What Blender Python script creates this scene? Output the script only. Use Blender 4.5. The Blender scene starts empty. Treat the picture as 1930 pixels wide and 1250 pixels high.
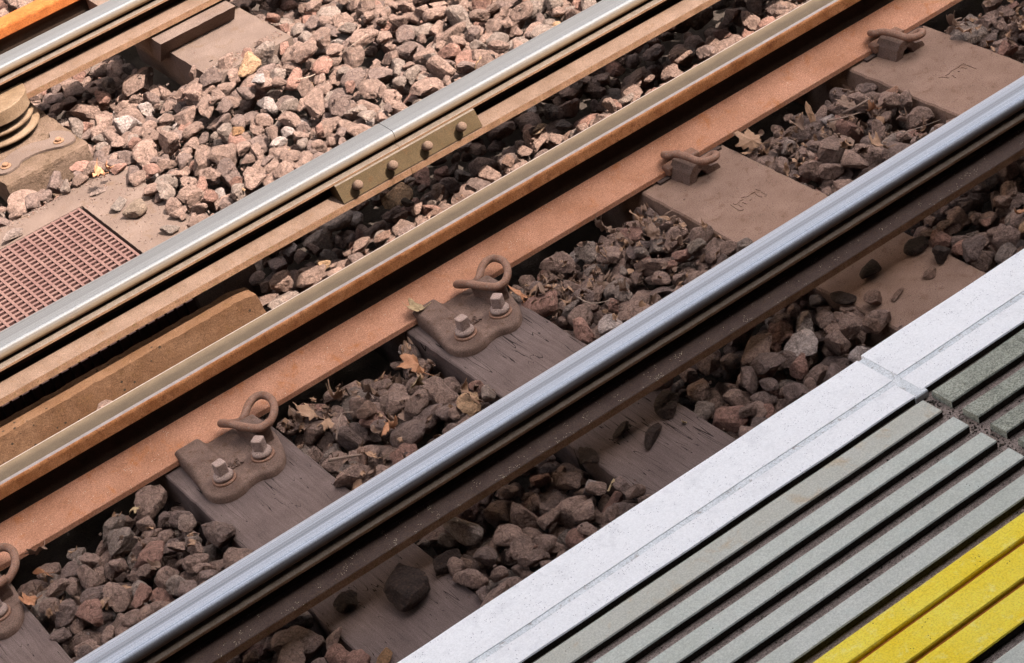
import bpy, bmesh, math, random
import numpy as np
from mathutils import Vector, Matrix, noise

# ------------------------------------------------------------------ camera, sky, sun, exposure
S = bpy.context.scene
COL = S.collection
CAM = np.array([0.0, 0.0, 2.9])
FPX = 4354.0
FW = np.array([0.36160692, 0.74428962, -0.56149212])
RT = np.array([0.79725316, -0.5590749, -0.2276459])
UP = np.array([0.48335063, 0.36533303, 0.7955526])
cd = bpy.data.cameras.new('camera')
cam = bpy.data.objects.new('camera', cd)
COL.objects.link(cam)
cam.matrix_world = Matrix(((RT[0], UP[0], -FW[0], 0), (RT[1], UP[1], -FW[1], 0), (RT[2], UP[2], -FW[2], 2.9), (0, 0, 0, 1)))
cd.sensor_width = 36
cd.lens = FPX / 1930 * 36
cd.clip_start = 0.05
cd.clip_end = 5000
S.camera = cam

SUN = Vector((0.41, -0.55, 1.0)).normalized()      # towards the sun
el = math.asin(SUN.z)
az = math.atan2(SUN.x, SUN.y)
w = bpy.data.worlds.new('World')
S.world = w
w.use_nodes = True
nt = w.node_tree
sky = nt.nodes.new('ShaderNodeTexSky')
sky.sky_type = 'NISHITA'
sky.sun_disc = False
sky.sun_elevation = el
sky.sun_rotation = az
sky.dust_density = 5.0
bg = nt.nodes['Background']
bg.inputs[1].default_value = 0.15
hs = nt.nodes.new('ShaderNodeHueSaturation')      # thin white summer haze
hs.inputs['Saturation'].default_value = 0.34
nt.links.new(sky.outputs[0], hs.inputs['Color'])
nt.links.new(hs.outputs[0], bg.inputs[0])
ld = bpy.data.lights.new('sun', 'SUN')
ld.energy = 4.3
ld.angle = math.radians(0.5)
ld.color = (1.0, 0.93, 0.84)
lo = bpy.data.objects.new('sun', ld)
COL.objects.link(lo)
lo.rotation_euler = SUN.to_track_quat('Z', 'Y').to_euler()
S.view_settings.view_transform = 'Standard'
S.view_settings.look = 'None'
S.view_settings.gamma = 1
S.view_settings.exposure = 1.86
S.cycles.max_bounces = 4
S.cycles.diffuse_bounces = 1
S.cycles.glossy_bounces = 2


def at(px, py, z=0.0):
    """point on the level z under a place of the 1930x1250 photograph"""
    d = FW + (px - 965) / FPX * RT - (py - 625) / FPX * UP
    t = (z - CAM[2]) / d[2]
    return Vector(CAM + t * d)


rng = np.random.default_rng(7)
random.seed(7)


# ------------------------------------------------------------------ materials
def ramp(nt, fac, stops):
    r = nt.nodes.new('ShaderNodeValToRGB')
    while len(r.color_ramp.elements) < len(stops):
        r.color_ramp.elements.new(0.5)
    for e, (p, c) in zip(r.color_ramp.elements, stops):
        e.position = p
        e.color = (*c, 1) if len(c) == 3 else c
    nt.links.new(fac, r.inputs[0])
    return r.outputs[0]


def noise_n(nt, vec, scale, detail=4, rough=0.6, dist=0):
    n = nt.nodes.new('ShaderNodeTexNoise')
    n.inputs['Scale'].default_value = scale
    n.inputs['Detail'].default_value = detail
    n.inputs['Roughness'].default_value = rough
    n.inputs['Distortion'].default_value = dist
    nt.links.new(vec, n.inputs['Vector'])
    return n.outputs[0]


def mapping(nt, vec, scale=(1, 1, 1), rot=(0, 0, 0), loc=(0, 0, 0)):
    m = nt.nodes.new('ShaderNodeMapping')
    m.inputs['Scale'].default_value = scale
    m.inputs['Rotation'].default_value = rot
    m.inputs['Location'].default_value = loc
    nt.links.new(vec, m.inputs[0])
    return m.outputs[0]


def mix(nt, fac, a, b, mode='MIX'):
    m = nt.nodes.new('ShaderNodeMix')
    m.data_type = 'RGBA'
    m.blend_type = mode
    for s, v in ((0, fac), (6, a), (7, b)):
        if isinstance(v, (int, float)):
            m.inputs[s].default_value = v
        elif isinstance(v, tuple):
            m.inputs[s].default_value = (*v, 1)
        else:
            nt.links.new(v, m.inputs[s])
    return m.outputs[2]


def math_n(nt, op, a, b=None):
    m = nt.nodes.new('ShaderNodeMath')
    m.operation = op
    for i, v in enumerate((a, b)):
        if v is None:
            continue
        if isinstance(v, (int, float)):
            m.inputs[i].default_value = v
        else:
            nt.links.new(v, m.inputs[i])
    return m.outputs[0]


def newmat(name):
    m = bpy.data.materials.new(name)
    m.use_nodes = True
    nt = m.node_tree
    b = nt.nodes['Principled BSDF']
    tc = nt.nodes.new('ShaderNodeTexCoord')
    return m, nt, b, tc.outputs['Object']


def bump(nt, b, h, strength, dist):
    n = nt.nodes.new('ShaderNodeBump')
    n.inputs['Strength'].default_value = strength
    n.inputs['Distance'].default_value = dist
    nt.links.new(h, n.inputs['Height'])
    nt.links.new(n.outputs[0], b.inputs['Normal'])


def surf(name, c1, c2, c3=None, s1=12, s2=160, rough=0.85, metal=0.0, bs=0.4, bd=0.001, grain=0.35, spots=None, spec=0.3):
    """two-tone blotchy surface with fine grain, for dust, rust, concrete and paint"""
    m, nt, b, v = newmat(name)
    col = ramp(nt, noise_n(nt, v, s1, 5, 0.65), [(0.32, c1), (0.68, c2)])
    if c3:
        col = mix(nt, ramp(nt, noise_n(nt, v, s1 * 3.1, 4, 0.7, 0.4), [(0.55, (0, 0, 0)), (0.7, (1, 1, 1))]), col, c3)
    g = noise_n(nt, v, 420, 3, 0.9)
    gg = ramp(nt, g, [(0.36, (1 - grain * 1.25,) * 3), (0.64, (1 + grain * 1.25,) * 3)])
    col = mix(nt, 1.0, col, gg, 'MULTIPLY')
    if spots:
        vo = nt.nodes.new('ShaderNodeTexVoronoi')
        vo.inputs['Scale'].default_value = spots[0]
        nt.links.new(v, vo.inputs['Vector'])
        k = noise_n(nt, v, spots[0] * 0.16, 2)
        thr = math_n(nt, 'MULTIPLY', math_n(nt, 'LESS_THAN', vo.outputs['Distance'], spots[1]), math_n(nt, 'GREATER_THAN', k, spots[3]))
        col = mix(nt, thr, col, spots[2])
    nt.links.new(col, b.inputs['Base Color'])
    b.inputs['Roughness'].default_value = rough
    b.inputs['Metallic'].default_value = metal
    b.inputs['Specular IOR Level'].default_value = spec
    h = noise_n(nt, v, s2, 6, 0.75)
    bump(nt, b, h, bs, bd)
    return m


M = {}
M['dirt'] = surf('track_dirt', (.035, .024, .018), (.07, .05, .04), s1=9, bs=1, bd=.006)
M['rust'] = surf('orange_rust', (0.316, 0.116, 0.040), (0.502, 0.220, 0.098), (0.232, 0.085, 0.037), s1=22, rough=.9, bs=.5, bd=.0008, spec=.1)
M['rust_far'] = surf('sunlit_rust', (.20, .055, .014), (.30, .095, .028), (.15, .045, .016), s1=22, rough=.92, bs=.5, bd=.0008, spec=.05)
M['dust'] = surf('rust_dust', (0.323, 0.144, 0.083), (0.475, 0.231, 0.149), (0.380, 0.148, 0.066), s1=7, rough=.85, bs=.5, bd=.0008, spec=.15, spots=(260, .16, (.75, .66, .52), .62))
M['railweb'] = surf('rust_painted_shade', (0.014, 0.009, 0.006), (0.025, 0.015, 0.010), s1=20, rough=.9, bs=.5, bd=.001, spec=.1)  # near black: shadow under the rail heads put into the rust colour
M['fishplate'] = surf('brown_steel', (0.042, 0.026, 0.011), (0.056, 0.035, 0.017), (0.053, 0.027, 0.011), s1=25, rough=.8, bs=.5, bd=.0008, spec=.15)
M['plate'] = surf('dusty_cast_iron', (0.105, 0.062, 0.047), (0.169, 0.105, 0.081), (0.091, 0.046, 0.028), s1=18, rough=.85, bs=.7, bd=.0012, spec=.2)
M['screw'] = surf('worn_screw_iron', (0.221, 0.145, 0.119), (0.323, 0.230, 0.196), (0.170, 0.102, 0.072), s1=40, rough=.8, bs=.7, bd=.001, spec=.25)
M['clip'] = surf('rusty_spring_steel', (0.173, 0.079, 0.047), (0.230, 0.122, 0.083), (0.187, 0.144, 0.122), s1=60, rough=.7, bs=.5, bd=.0008, spec=.3)
M['concrete_sleeper'] = surf('stained_concrete', (0.170, 0.100, 0.072), (0.232, 0.142, 0.106), (0.147, 0.082, 0.055), s1=9, rough=.9, bs=.8, bd=.0015, spec=.15, spots=(130, .17, (.10, .065, .05), .50))
M['concrete_pale'] = surf('sunny_concrete', (0.090, 0.060, 0.048), (0.128, 0.088, 0.071), (0.095, 0.060, 0.042), s1=7, rough=.92, bs=.8, bd=.0015, spec=.1, spots=(90, .1, (.12, .08, .06), .66))
M['concrete_brown'] = surf('brown_concrete', (0.079, 0.037, 0.018), (0.124, 0.066, 0.038), (0.090, 0.045, 0.021), s1=10, rough=.92, bs=.9, bd=.002, spec=.1, spots=(46, .15, (.03, .02, .013), .46))
M['concrete_block'] = surf('old_concrete', (0.086, 0.053, 0.033), (0.153, 0.098, 0.071), (0.055, 0.032, 0.017), s1=14, rough=.95, bs=1, bd=.006, spec=.1)
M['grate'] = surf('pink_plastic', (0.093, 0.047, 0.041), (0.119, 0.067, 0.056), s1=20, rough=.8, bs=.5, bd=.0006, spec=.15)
M['grate_side'] = surf('slot_walls_painted_shade', (0.030, 0.011, 0.009), (0.050, 0.020, 0.016), s1=60)  # slot walls darkened in colour, painting in the shade of the holes
M['insulator'] = surf('dusty_porcelain', (0.098, 0.058, 0.031), (0.159, 0.101, 0.062), (0.086, 0.048, 0.026), s1=22, rough=.7, bs=.5, bd=.0008, spec=.3)
M['white_paint'] = surf('white_paint', (.92, .90, .905), (.96, .94, .945), (.83, .81, .82), s1=7, rough=.85, bs=.6, bd=.0012, grain=.07, spec=.2, spots=(300, .19, (.47, .44, .47), .53))
M['worn_white'] = surf('worn_white_groove', (.66, .68, .70), (.84, .84, .85), (.36, .30, .27), s1=26, rough=.9, bs=.8, bd=.0015, grain=.2)
M['rib'] = surf('grey_paver', (0.510, 0.520, 0.459), (0.612, 0.612, 0.561), (0.551, 0.581, 0.530), s1=6, rough=.9, bs=.8, bd=.001, grain=.15, spec=.15, spots=(170, .13, (.16, .15, .13), .66))
M['rib_dark'] = surf('dark_grey_paver', (0.264, 0.270, 0.220), (0.396, 0.396, 0.330), (0.220, 0.220, 0.182), s1=16, rough=.92, bs=1, bd=.0015, grain=.45, spec=.15, spots=(260, .2, (.45, .44, .38), .55))
M['rib_tan'] = surf('sandy_paver', (0.494, 0.470, 0.399), (0.551, 0.539, 0.483), (0.513, 0.431, 0.326), s1=9, rough=.92, bs=.8, bd=.001, grain=.15, spec=.15, spots=(170, .13, (.16, .13, .1), .66))
M['groove'] = surf('groove_dirt', (0.297, 0.223, 0.189), (0.446, 0.338, 0.290), (0.135, 0.108, 0.088), s1=30, rough=.95, bs=1, bd=.003, grain=.5, spec=.05)
M['yellow'] = surf('yellow_paint', (.97, .69, .03), (.98, .79, .09), (.98, .82, .2), s1=16, rough=.8, bs=.7, bd=.001, grain=.14, spec=.2, spots=(170, .15, (.30, .19, .03), .6))
M['side_shade'] = surf('painted_side_shade', (.035, .03, .025), (.07, .06, .05), s1=40, rough=.95, bs=.8, bd=.002, spec=.05)  # near black rib sides: the shadow in the grooves put into the colour
M['orange_groove'] = surf('orange_paint_groove', (.50, .16, .012), (.62, .22, .03), s1=30, rough=.9, bs=.7, bd=.001, grain=.2)
M['timber_dark'] = surf('canopy_timber', (.03, .028, .026), (.05, .045, .04), s1=4)
M['bounce_face'] = surf('pale_bounce_face', (.62, .50, .40), (.70, .58, .47), s1=2)
M['wall_brick'] = surf('back_wall_paint', (.05, .04, .035), (.07, .06, .05), s1=4)


def wood(name, cr):
    m, nt, b, v = newmat(name)
    col = ramp(nt, noise_n(nt, v, 7, 5, .65), [(.3, (.092, .062, .055)), (.7, (.146, .102, .090))])
    gv = mapping(nt, v, (60, 4, 20))
    gr = noise_n(nt, gv, 2.2, 6, .7, .3)
    col = mix(nt, 1, col, ramp(nt, gr, [(.25, (.72,) * 3), (.7, (1.2,) * 3)]), 'MULTIPLY')
    wob = noise_n(nt, v, 11, 2)
    add = nt.nodes.new('ShaderNodeVectorMath')
    add.operation = 'MULTIPLY_ADD'
    nt.links.new(wob, add.inputs[0])
    add.inputs[1].default_value = (.025, 0, 0)
    nt.links.new(v, add.inputs[2])
    cv = mapping(nt, add.outputs[0], (55, 4.5, 8))
    vo = nt.nodes.new('ShaderNodeTexVoronoi')
    vo.feature = 'DISTANCE_TO_EDGE'
    vo.inputs['Scale'].default_value = 1.0
    nt.links.new(cv, vo.inputs['Vector'])
    wide = ramp(nt, noise_n(nt, mapping(nt, v, (14, 5, 5)), 1.4, 3), [(.40, (0, 0, 0)), (.62, (cr,) * 3)])
    iso = noise_n(nt, mapping(nt, v, (34, 2.6, 2)), 1.0, 2, .55, .5)
    iso2 = math_n(nt, 'ABSOLUTE', math_n(nt, 'SUBTRACT', math_n(nt, 'FRACT', math_n(nt, 'MULTIPLY', iso, 7.0)), .5))
    crack = math_n(nt, 'LESS_THAN', iso2, wide)
    col = mix(nt, crack, col, (.02, .013, .01))
    g = noise_n(nt, v, 420, 3, .9)
    col = mix(nt, 1, col, ramp(nt, g, [(.35, (.62,) * 3), (.65, (1.4,) * 3)]), 'MULTIPLY')
    nt.links.new(col, b.inputs['Base Color'])
    b.inputs['Roughness'].default_value = .9
    b.inputs['Specular IOR Level'].default_value = .15
    h = math_n(nt, 'SUBTRACT', gr, math_n(nt, 'MULTIPLY', crack, 2.0))
    bump(nt, b, h, .7, .002)
    return m


M['wood'] = wood('weathered_timber', .030)
M['wood_cracked'] = wood('cracked_timber', .062)


def steel(name, base, dark, rough, warm, half, streak=1.0, bands=None, metal=.85):
    """running surface of a rail: polished steel with long scratches, turning to rust down the flank"""
    m, nt, b, v = newmat(name)
    sv = mapping(nt, v, (.25, 260 * streak, 1))
    st = noise_n(nt, sv, 1, 6, .8)
    sv2 = mapping(nt, v, (.6, 900 * streak, 1))
    st2 = noise_n(nt, sv2, 1, 3, .8)
    col = ramp(nt, st, [(.38, dark), (.55, base)])
    col = mix(nt, ramp(nt, st2, [(.45, (0, 0, 0)), (.7, (.6,) * 3)]), col, tuple(min(1, c * 1.25) for c in base))
    sp = nt.nodes.new('ShaderNodeSeparateXYZ')
    nt.links.new(v, sp.inputs[0])
    if bands:
        yy = math_n(nt, 'ADD', sp.outputs[1], math_n(nt, 'MULTIPLY', math_n(nt, 'SUBTRACT', noise_n(nt, mapping(nt, v, (2, 2, 2)), 1, 3), .5), .0025))
        f = math_n(nt, 'ADD', math_n(nt, 'MULTIPLY', yy, 12.5), .5)
        col = mix(nt, 1, col, ramp(nt, f, [(p, (g,) * 3) for p, g in bands]), 'MULTIPLY')
    # rust where the wheel never reaches: below the shoulder
    zz = math_n(nt, 'ADD', math_n(nt, 'MULTIPLY', sp.outputs[2], 100), math_n(nt, 'MULTIPLY', noise_n(nt, mapping(nt, v, (8, 60, 60)), 1, 4), .6))
    rustf = ramp(nt, math_n(nt, 'DIVIDE', zz, -3.2), [(.02, (0, 0, 0)), (.62, (1, 1, 1))])
    gn = noise_n(nt, v, 420, 3, .9)
    col = mix(nt, 1, col, ramp(nt, gn, [(.36, (.74,) * 3), (.64, (1.26,) * 3)]), 'MULTIPLY')
    wcol = mix(nt, noise_n(nt, v, 60, 4), warm, tuple(c * .6 for c in warm))
    col = mix(nt, rustf, col, wcol)
    nt.links.new(col, b.inputs['Base Color'])
    met = math_n(nt, 'SUBTRACT', metal, math_n(nt, 'MULTIPLY', rustf, metal))
    nt.links.new(met, b.inputs['Metallic'])
    r = math_n(nt, 'ADD', rough, math_n(nt, 'MULTIPLY', rustf, .4))
    r = math_n(nt, 'ADD', r, math_n(nt, 'MULTIPLY', math_n(nt, 'SUBTRACT', st, .5), .25))
    nt.links.new(r, b.inputs['Roughness'])
    bump(nt, b, st2, .12, .0006)
    return m


M['steel_blue'] = steel('polished_steel', (0.286, 0.307, 0.357), (0.136, 0.157, 0.193), .55, (.13, .09, .06), .0385, 1.0, [(.03, .55), (.05, 1.05), (.10, 1.15), (.36, 1.0), (.42, .66), (.55, .70), (.60, 1.0), (.70, .88), (.74, 1.12), (.96, .8)], .35)
M['steel_far'] = steel('bright_steel', (0.109, 0.109, 0.113), (0.062, 0.062, 0.068), .62, (.30, .19, .10), .0385, 1.0, [(.05, 1.0), (.35, 1.08), (.45, .95), (.7, 1.0), (.78, .88), (.9, 1.0)], .55)
M['steel_dull'] = surf('dull_steel', (0.098, 0.065, 0.038), (0.127, 0.087, 0.052), (0.114, 0.076, 0.045), s1=26, rough=.75, metal=.1, bs=.3, bd=.0006, grain=.2, spec=.4)
M['steel_line'] = surf('worn_bright_edge', (0.231, 0.185, 0.165), (0.301, 0.245, 0.223), s1=50, rough=.5, metal=.3, bs=.2, bd=.0004, grain=.15, spec=.4)
M['lip'] = surf('lip_steel', (0.093, 0.067, 0.049), (0.137, 0.103, 0.083), (0.068, 0.041, 0.026), s1=70, rough=.7, metal=.2, bs=.5, bd=.0006, grain=.3)
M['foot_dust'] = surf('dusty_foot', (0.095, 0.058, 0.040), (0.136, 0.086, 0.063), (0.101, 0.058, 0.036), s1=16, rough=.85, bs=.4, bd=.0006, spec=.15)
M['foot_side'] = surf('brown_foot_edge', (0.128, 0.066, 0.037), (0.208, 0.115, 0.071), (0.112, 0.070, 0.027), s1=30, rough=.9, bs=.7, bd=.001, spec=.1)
M['foot_dark'] = surf('dusty_foot_painted_shade', (0.056, 0.035, 0.030), (0.078, 0.052, 0.043), (0.074, 0.044, 0.030), s1=30, rough=.85, bs=.5, bd=.0008, spec=.15, spots=(300, .2, (.7, .6, .45), .6))  # dusty foot, with the shade beside the platform painted into its colour


def stone_mat(name, bright=1.0):
    m, nt, b, v = newmat(name)
    a = nt.nodes.new('ShaderNodeAttribute')
    a.attribute_name = 'tint'
    n1 = ramp(nt, noise_n(nt, v, 42, 5, .75, .6), [(.28, (.55, .50, .47)), (.5, (.98, .95, .93)), (.75, (1.38, 1.30, 1.22))])
    col = mix(nt, 1, a.outputs['Color'], n1, 'MULTIPLY')
    n2 = ramp(nt, noise_n(nt, v, 170, 5, .9), [(.34, (.55,) * 3), (.66, (1.45,) * 3)])
    col = mix(nt, 1, col, n2, 'MULTIPLY')
    n3 = ramp(nt, noise_n(nt, v, 75, 3, .6, 1.2), [(.6, (0, 0, 0)), (.72, (.7,) * 3)])
    col = mix(nt, math_n(nt, 'MULTIPLY', n3, .5), col, (.22 * bright, .11 * bright, .07 * bright))
    fc = nt.nodes.new('ShaderNodeTexVoronoi')          # thin fracture lines
    fc.feature = 'DISTANCE_TO_EDGE'
    fc.inputs['Scale'].default_value = 48
    wob = nt.nodes.new('ShaderNodeVectorMath')
    wob.operation = 'MULTIPLY_ADD'
    nt.links.new(mapping(nt, v, (1, 1, 1)), wob.inputs[2])
    nw = nt.nodes.new('ShaderNodeTexNoise')
    nw.inputs['Scale'].default_value = 90
    nt.links.new(v, nw.inputs['Vector'])
    nt.links.new(nw.outputs['Color'], wob.inputs[0])
    wob.inputs[1].default_value = (.014, .014, .014)
    nt.links.new(wob.outputs[0], fc.inputs['Vector'])
    line = ramp(nt, fc.outputs[0], [(.0, (.6,) * 3), (.045, (1,) * 3)])
    col = mix(nt, 1, col, line, 'MULTIPLY')
    nt.links.new(col, b.inputs['Base Color'])
    b.inputs['Roughness'].default_value = .88
    b.inputs['Specular IOR Level'].default_value = .25
    mu = nt.nodes.new('ShaderNodeTexNoise')
    mu.noise_type = 'RIDGED_MULTIFRACTAL' if hasattr(mu, 'noise_type') else 'FBM'
    mu.inputs['Scale'].default_value = 55
    mu.inputs['Detail'].default_value = 6
    nt.links.new(v, mu.inputs['Vector'])
    h = math_n(nt, 'ADD', math_n(nt, 'MULTIPLY', mu.outputs[0], .5), noise_n(nt, v, 110, 6, .8))
    h = math_n(nt, 'ADD', h, math_n(nt, 'MULTIPLY', line, .25))
    bump(nt, b, h, 1.0, .017)
    return m


M['stone'] = stone_mat('ballast_stone')


def leaf_mat(name, c1, c2):
    m, nt, b, v = newmat(name)
    col = ramp(nt, noise_n(nt, v, 45, 4, .7, .5), [(.3, c1), (.7, c2)])
    col = mix(nt, 1, col, ramp(nt, noise_n(nt, v, 500, 3, .8), [(.3, (.7,) * 3), (.7, (1.2,) * 3)]), 'MULTIPLY')
    nt.links.new(col, b.inputs['Base Color'])
    b.inputs['Roughness'].default_value = .7
    b.inputs['Transmission Weight'].default_value = 0
    b.inputs['Specular IOR Level'].default_value = .3
    bump(nt, b, noise_n(nt, v, 160, 3), .5, .001)
    return m


M['leaf_orange'] = leaf_mat('orange_leaf', (.26, .10, .045), (.42, .20, .105))
M['leaf_tan'] = leaf_mat('tan_leaf', (.22, .115, .065), (.36, .21, .13))
M['leaf_brown'] = leaf_mat('brown_leaf', (.12, .068, .045), (.22, .13, .09))
M['leaf_yellow'] = leaf_mat('yellow_leaf', (.26, .17, .085), (.40, .28, .16))
M['twig'] = surf('dry_twig', (.22, .15, .11), (.30, .22, .17), s1=60, rough=.8)
M['twig_dark'] = surf('dark_twig', (.14, .09, .07), (.24, .16, .12), s1=60, rough=.8)


# ------------------------------------------------------------------ object helpers
def link(o, parent=None):
    COL.objects.link(o)
    if parent:
        o.parent = parent
    return o


def tag(o, label=None, cat=None, group=None, kind=None):
    for k, v in (('label', label), ('category', cat), ('group', group), ('kind', kind)):
        if v:
            o[k] = v
    return o


def empty(name, loc=(0, 0, 0)):
    o = bpy.data.objects.new(name, None)
    o.empty_display_size = .05
    o.location = loc
    return link(o)


def obj_bm(name, bm, mats, parent=None, smooth=False, loc=(0, 0, 0), bevel=0, segs=2):
    me = bpy.data.meshes.new(name)
    bmesh.ops.recalc_face_normals(bm, faces=bm.faces)
    bm.to_mesh(me)
    bm.free()
    for m in (mats if isinstance(mats, (list, tuple)) else [mats]):
        me.materials.append(m)
    if smooth:
        for p in me.polygons:
            p.use_smooth = True
    o = bpy.data.objects.new(name, me)
    o.location = loc
    link(o, parent)
    if bevel:
        b = o.modifiers.new('bevel', 'BEVEL')
        b.width = bevel
        b.segments = segs
        b.limit_method = 'ANGLE'
    return o


def box(bm, x0, x1, y0, y1, z0, z1, mi=0, topshift=None):
    vs = [bm.verts.new(p) for p in ((x0, y0, z0), (x1, y0, z0), (x1, y1, z0), (x0, y1, z0), (x0, y0, z1), (x1, y0, z1), (x1, y1, z1), (x0, y1, z1))]
    for f in ((0, 3, 2, 1), (4, 5, 6, 7), (0, 1, 5, 4), (1, 2, 6, 5), (2, 3, 7, 6), (3, 0, 4, 7)):
        fa = bm.faces.new([vs[i] for i in f])
        fa.material_index = mi
    return vs


def cyl(bm, c, r, z0, z1, n=24, r2=None, mi=0):
    r2 = r if r2 is None else r2
    a = [bm.verts.new((c[0] + r * math.cos(i * 2 * math.pi / n), c[1] + r * math.sin(i * 2 * math.pi / n), z0)) for i in range(n)]
    b = [bm.verts.new((c[0] + r2 * math.cos(i * 2 * math.pi / n), c[1] + r2 * math.sin(i * 2 * math.pi / n), z1)) for i in range(n)]
    for i in range(n):
        f = bm.faces.new((a[i], a[(i + 1) % n], b[(i + 1) % n], b[i]))
        f.material_index = mi
        f.smooth = True
    bm.faces.new(b).material_index = mi
    bm.faces.new(a[::-1]).material_index = mi


def catmull(P, k=8, closed=False):
    P = [Vector(p) for p in P]
    n = len(P)
    out = []
    for i in range(n if closed else n - 1):
        p0, p1, p2, p3 = (P[(i - 1) % n], P[i], P[(i + 1) % n], P[(i + 2) % n]) if closed else (P[max(i - 1, 0)], P[i], P[i + 1], P[min(i + 2, n - 1)])
        for j in range(k):
            t = j / k
            out.append(.5 * ((2 * p1) + (p2 - p0) * t + (2 * p0 - 5 * p1 + 4 * p2 - p3) * t * t + (3 * p1 - p0 - 3 * p2 + p3) * t ** 3))
    if not closed:
        out.append(P[-1])
    return out


def tube(bm, pts, r, n=12, k=8, taper=None):
    C = catmull(pts, k)
    rings = []
    up = Vector((0, 0, 1))
    for i, c in enumerate(C):
        t = (C[min(i + 1, len(C) - 1)] - C[max(i - 1, 0)]).normalized()
        a = t.cross(up)
        if a.length < .1:
            a = t.cross(Vector((1, 0, 0)))
        a.normalize()
        b = t.cross(a)
        up = -b if b.dot(up) < 0 else b
        rr = r if taper is None else r * (taper[0] + (taper[1] - taper[0]) * i / (len(C) - 1))
        if rings and rings[-1][1].dot(a) < 0:
            a = -a
            b = -b
        rings.append(([bm.verts.new(c + a * rr * math.cos(q * 2 * math.pi / n) + b * rr * math.sin(q * 2 * math.pi / n)) for q in range(n)], a))
    for i in range(len(rings) - 1):
        A, B = rings[i][0], rings[i + 1][0]
        for q in range(n):
            f = bm.faces.new((A[q], A[(q + 1) % n], B[(q + 1) % n], B[q]))
            f.smooth = True
    bm.faces.new(rings[0][0][::-1])
    bm.faces.new(rings[-1][0])


def extrude_profile(name, prof, x0, x1, mats, parent, loc, midx, smooth_segs=(), nx=1):
    """prof: list of (y, z) going round; midx: material index of every side"""
    bm = bmesh.new()
    xs = [x0 + (x1 - x0) * i / nx for i in range(nx + 1)]
    R = [[bm.verts.new((x, y, z)) for y, z in prof] for x in xs]
    n = len(prof)
    for i in range(nx):
        for j in range(n):
            f = bm.faces.new((R[i][j], R[i][(j + 1) % n], R[i + 1][(j + 1) % n], R[i + 1][j]))
            f.material_index = midx[j]
            f.smooth = j in smooth_segs
    for ring, rev in ((R[0], True), (R[-1], False)):
        ring = [bm.verts.new(v.co) for v in ring]
        f = bm.faces.new(ring if rev else ring[::-1])
        f.material_index = midx[len(midx) // 2]
    bmesh.ops.recalc_face_normals(bm, faces=bm.faces)
    me = bpy.data.meshes.new(name)
    bm.to_mesh(me)
    bm.free()
    for m in mats:
        me.materials.append(m)
    o = bpy.data.objects.new(name, me)
    o.location = loc
    return link(o, parent)


# ------------------------------------------------------------------ the setting: ground and shade
bm = bmesh.new()
box(bm, -400, 400, -400, 400, -.6, -.17)
tag(obj_bm('ground', bm, M['dirt']), kind='structure')

# roof over the platform, behind and above the camera: casts the shade over the near track
YE, ZC = 1.875, 4.1
roof = empty('station_canopy', (0, -1, 1.08))
tag(roof, 'dark roof and back wall of the station over the platform, shading the near track', 'canopy')
bm = bmesh.new()
box(bm, -40, 44, -4.5, YE, ZC, ZC + .2)
o = obj_bm('roof', bm, M['timber_dark'])
o.parent = roof
o.location = -roof.location
bm = bmesh.new()
box(bm, -40, 44, -4.8, -4.5, 1.08, ZC + .2)
o = obj_bm('wall', bm, M['wall_brick'])
o.parent = roof
o.location = -roof.location

# bounce wall added unseen across the tracks: throws warm light back under the canopy
far = empty('bounce_wall', (0, 10.5, 0))
tag(far, 'pale bounce wall added across the tracks, out of view', 'bounce wall')
bm = bmesh.new()
box(bm, -22, 24, 10.5, 11, -.2, 5.2)
o = obj_bm('wall', bm, M['bounce_face'])
o.parent = far
o.location = -far.location

# ------------------------------------------------------------------ platform
ZP = 1.08
JX = 1.4325          # cross joint of the slabs
bm = bmesh.new()
box(bm, -16, 18, -4.5, 1.92, -.3, ZP - .0108)
tag(obj_bm('platform', bm, M['groove']), kind='structure')


def wavy(a, b, n, amp, seed, f=9.0):
    return [(a + (b - a) * i / n, amp * noise.noise(Vector((f * (a + (b - a) * i / n), seed, 3.1)))) for i in range(n + 1)]


def strip(bm, x0, x1, ya, yb, z, zb, amp, seed, mi=0, nx=None, ch=.0015, side=None):
    """a bar along the platform with slightly chipped long edges; ya is the edge nearer the track"""
    nx = nx or max(8, int((x1 - x0) / .012))
    A = wavy(x0, x1, nx, amp, seed)
    B = wavy(x0, x1, nx, amp, seed + 5)
    rows = []
    for i in range(nx + 1):
        x = A[i][0]
        y1 = ya + A[i][1]
        y0 = yb + B[i][1]
        pts = [(x, y1, zb), (x, y1, z - ch), (x, y1 - ch, z), (x, y0 + ch, z), (x, y0, z - ch), (x, y0, zb)]
        rows.append([bm.verts.new(p) for p in pts])
    for i in range(nx):
        for j in range(5):
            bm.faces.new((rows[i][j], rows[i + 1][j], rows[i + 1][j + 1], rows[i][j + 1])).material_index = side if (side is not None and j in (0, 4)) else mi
    bm.faces.new(rows[0]).material_index = mi
    bm.faces.new(rows[-1][::-1]).material_index = mi


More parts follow.
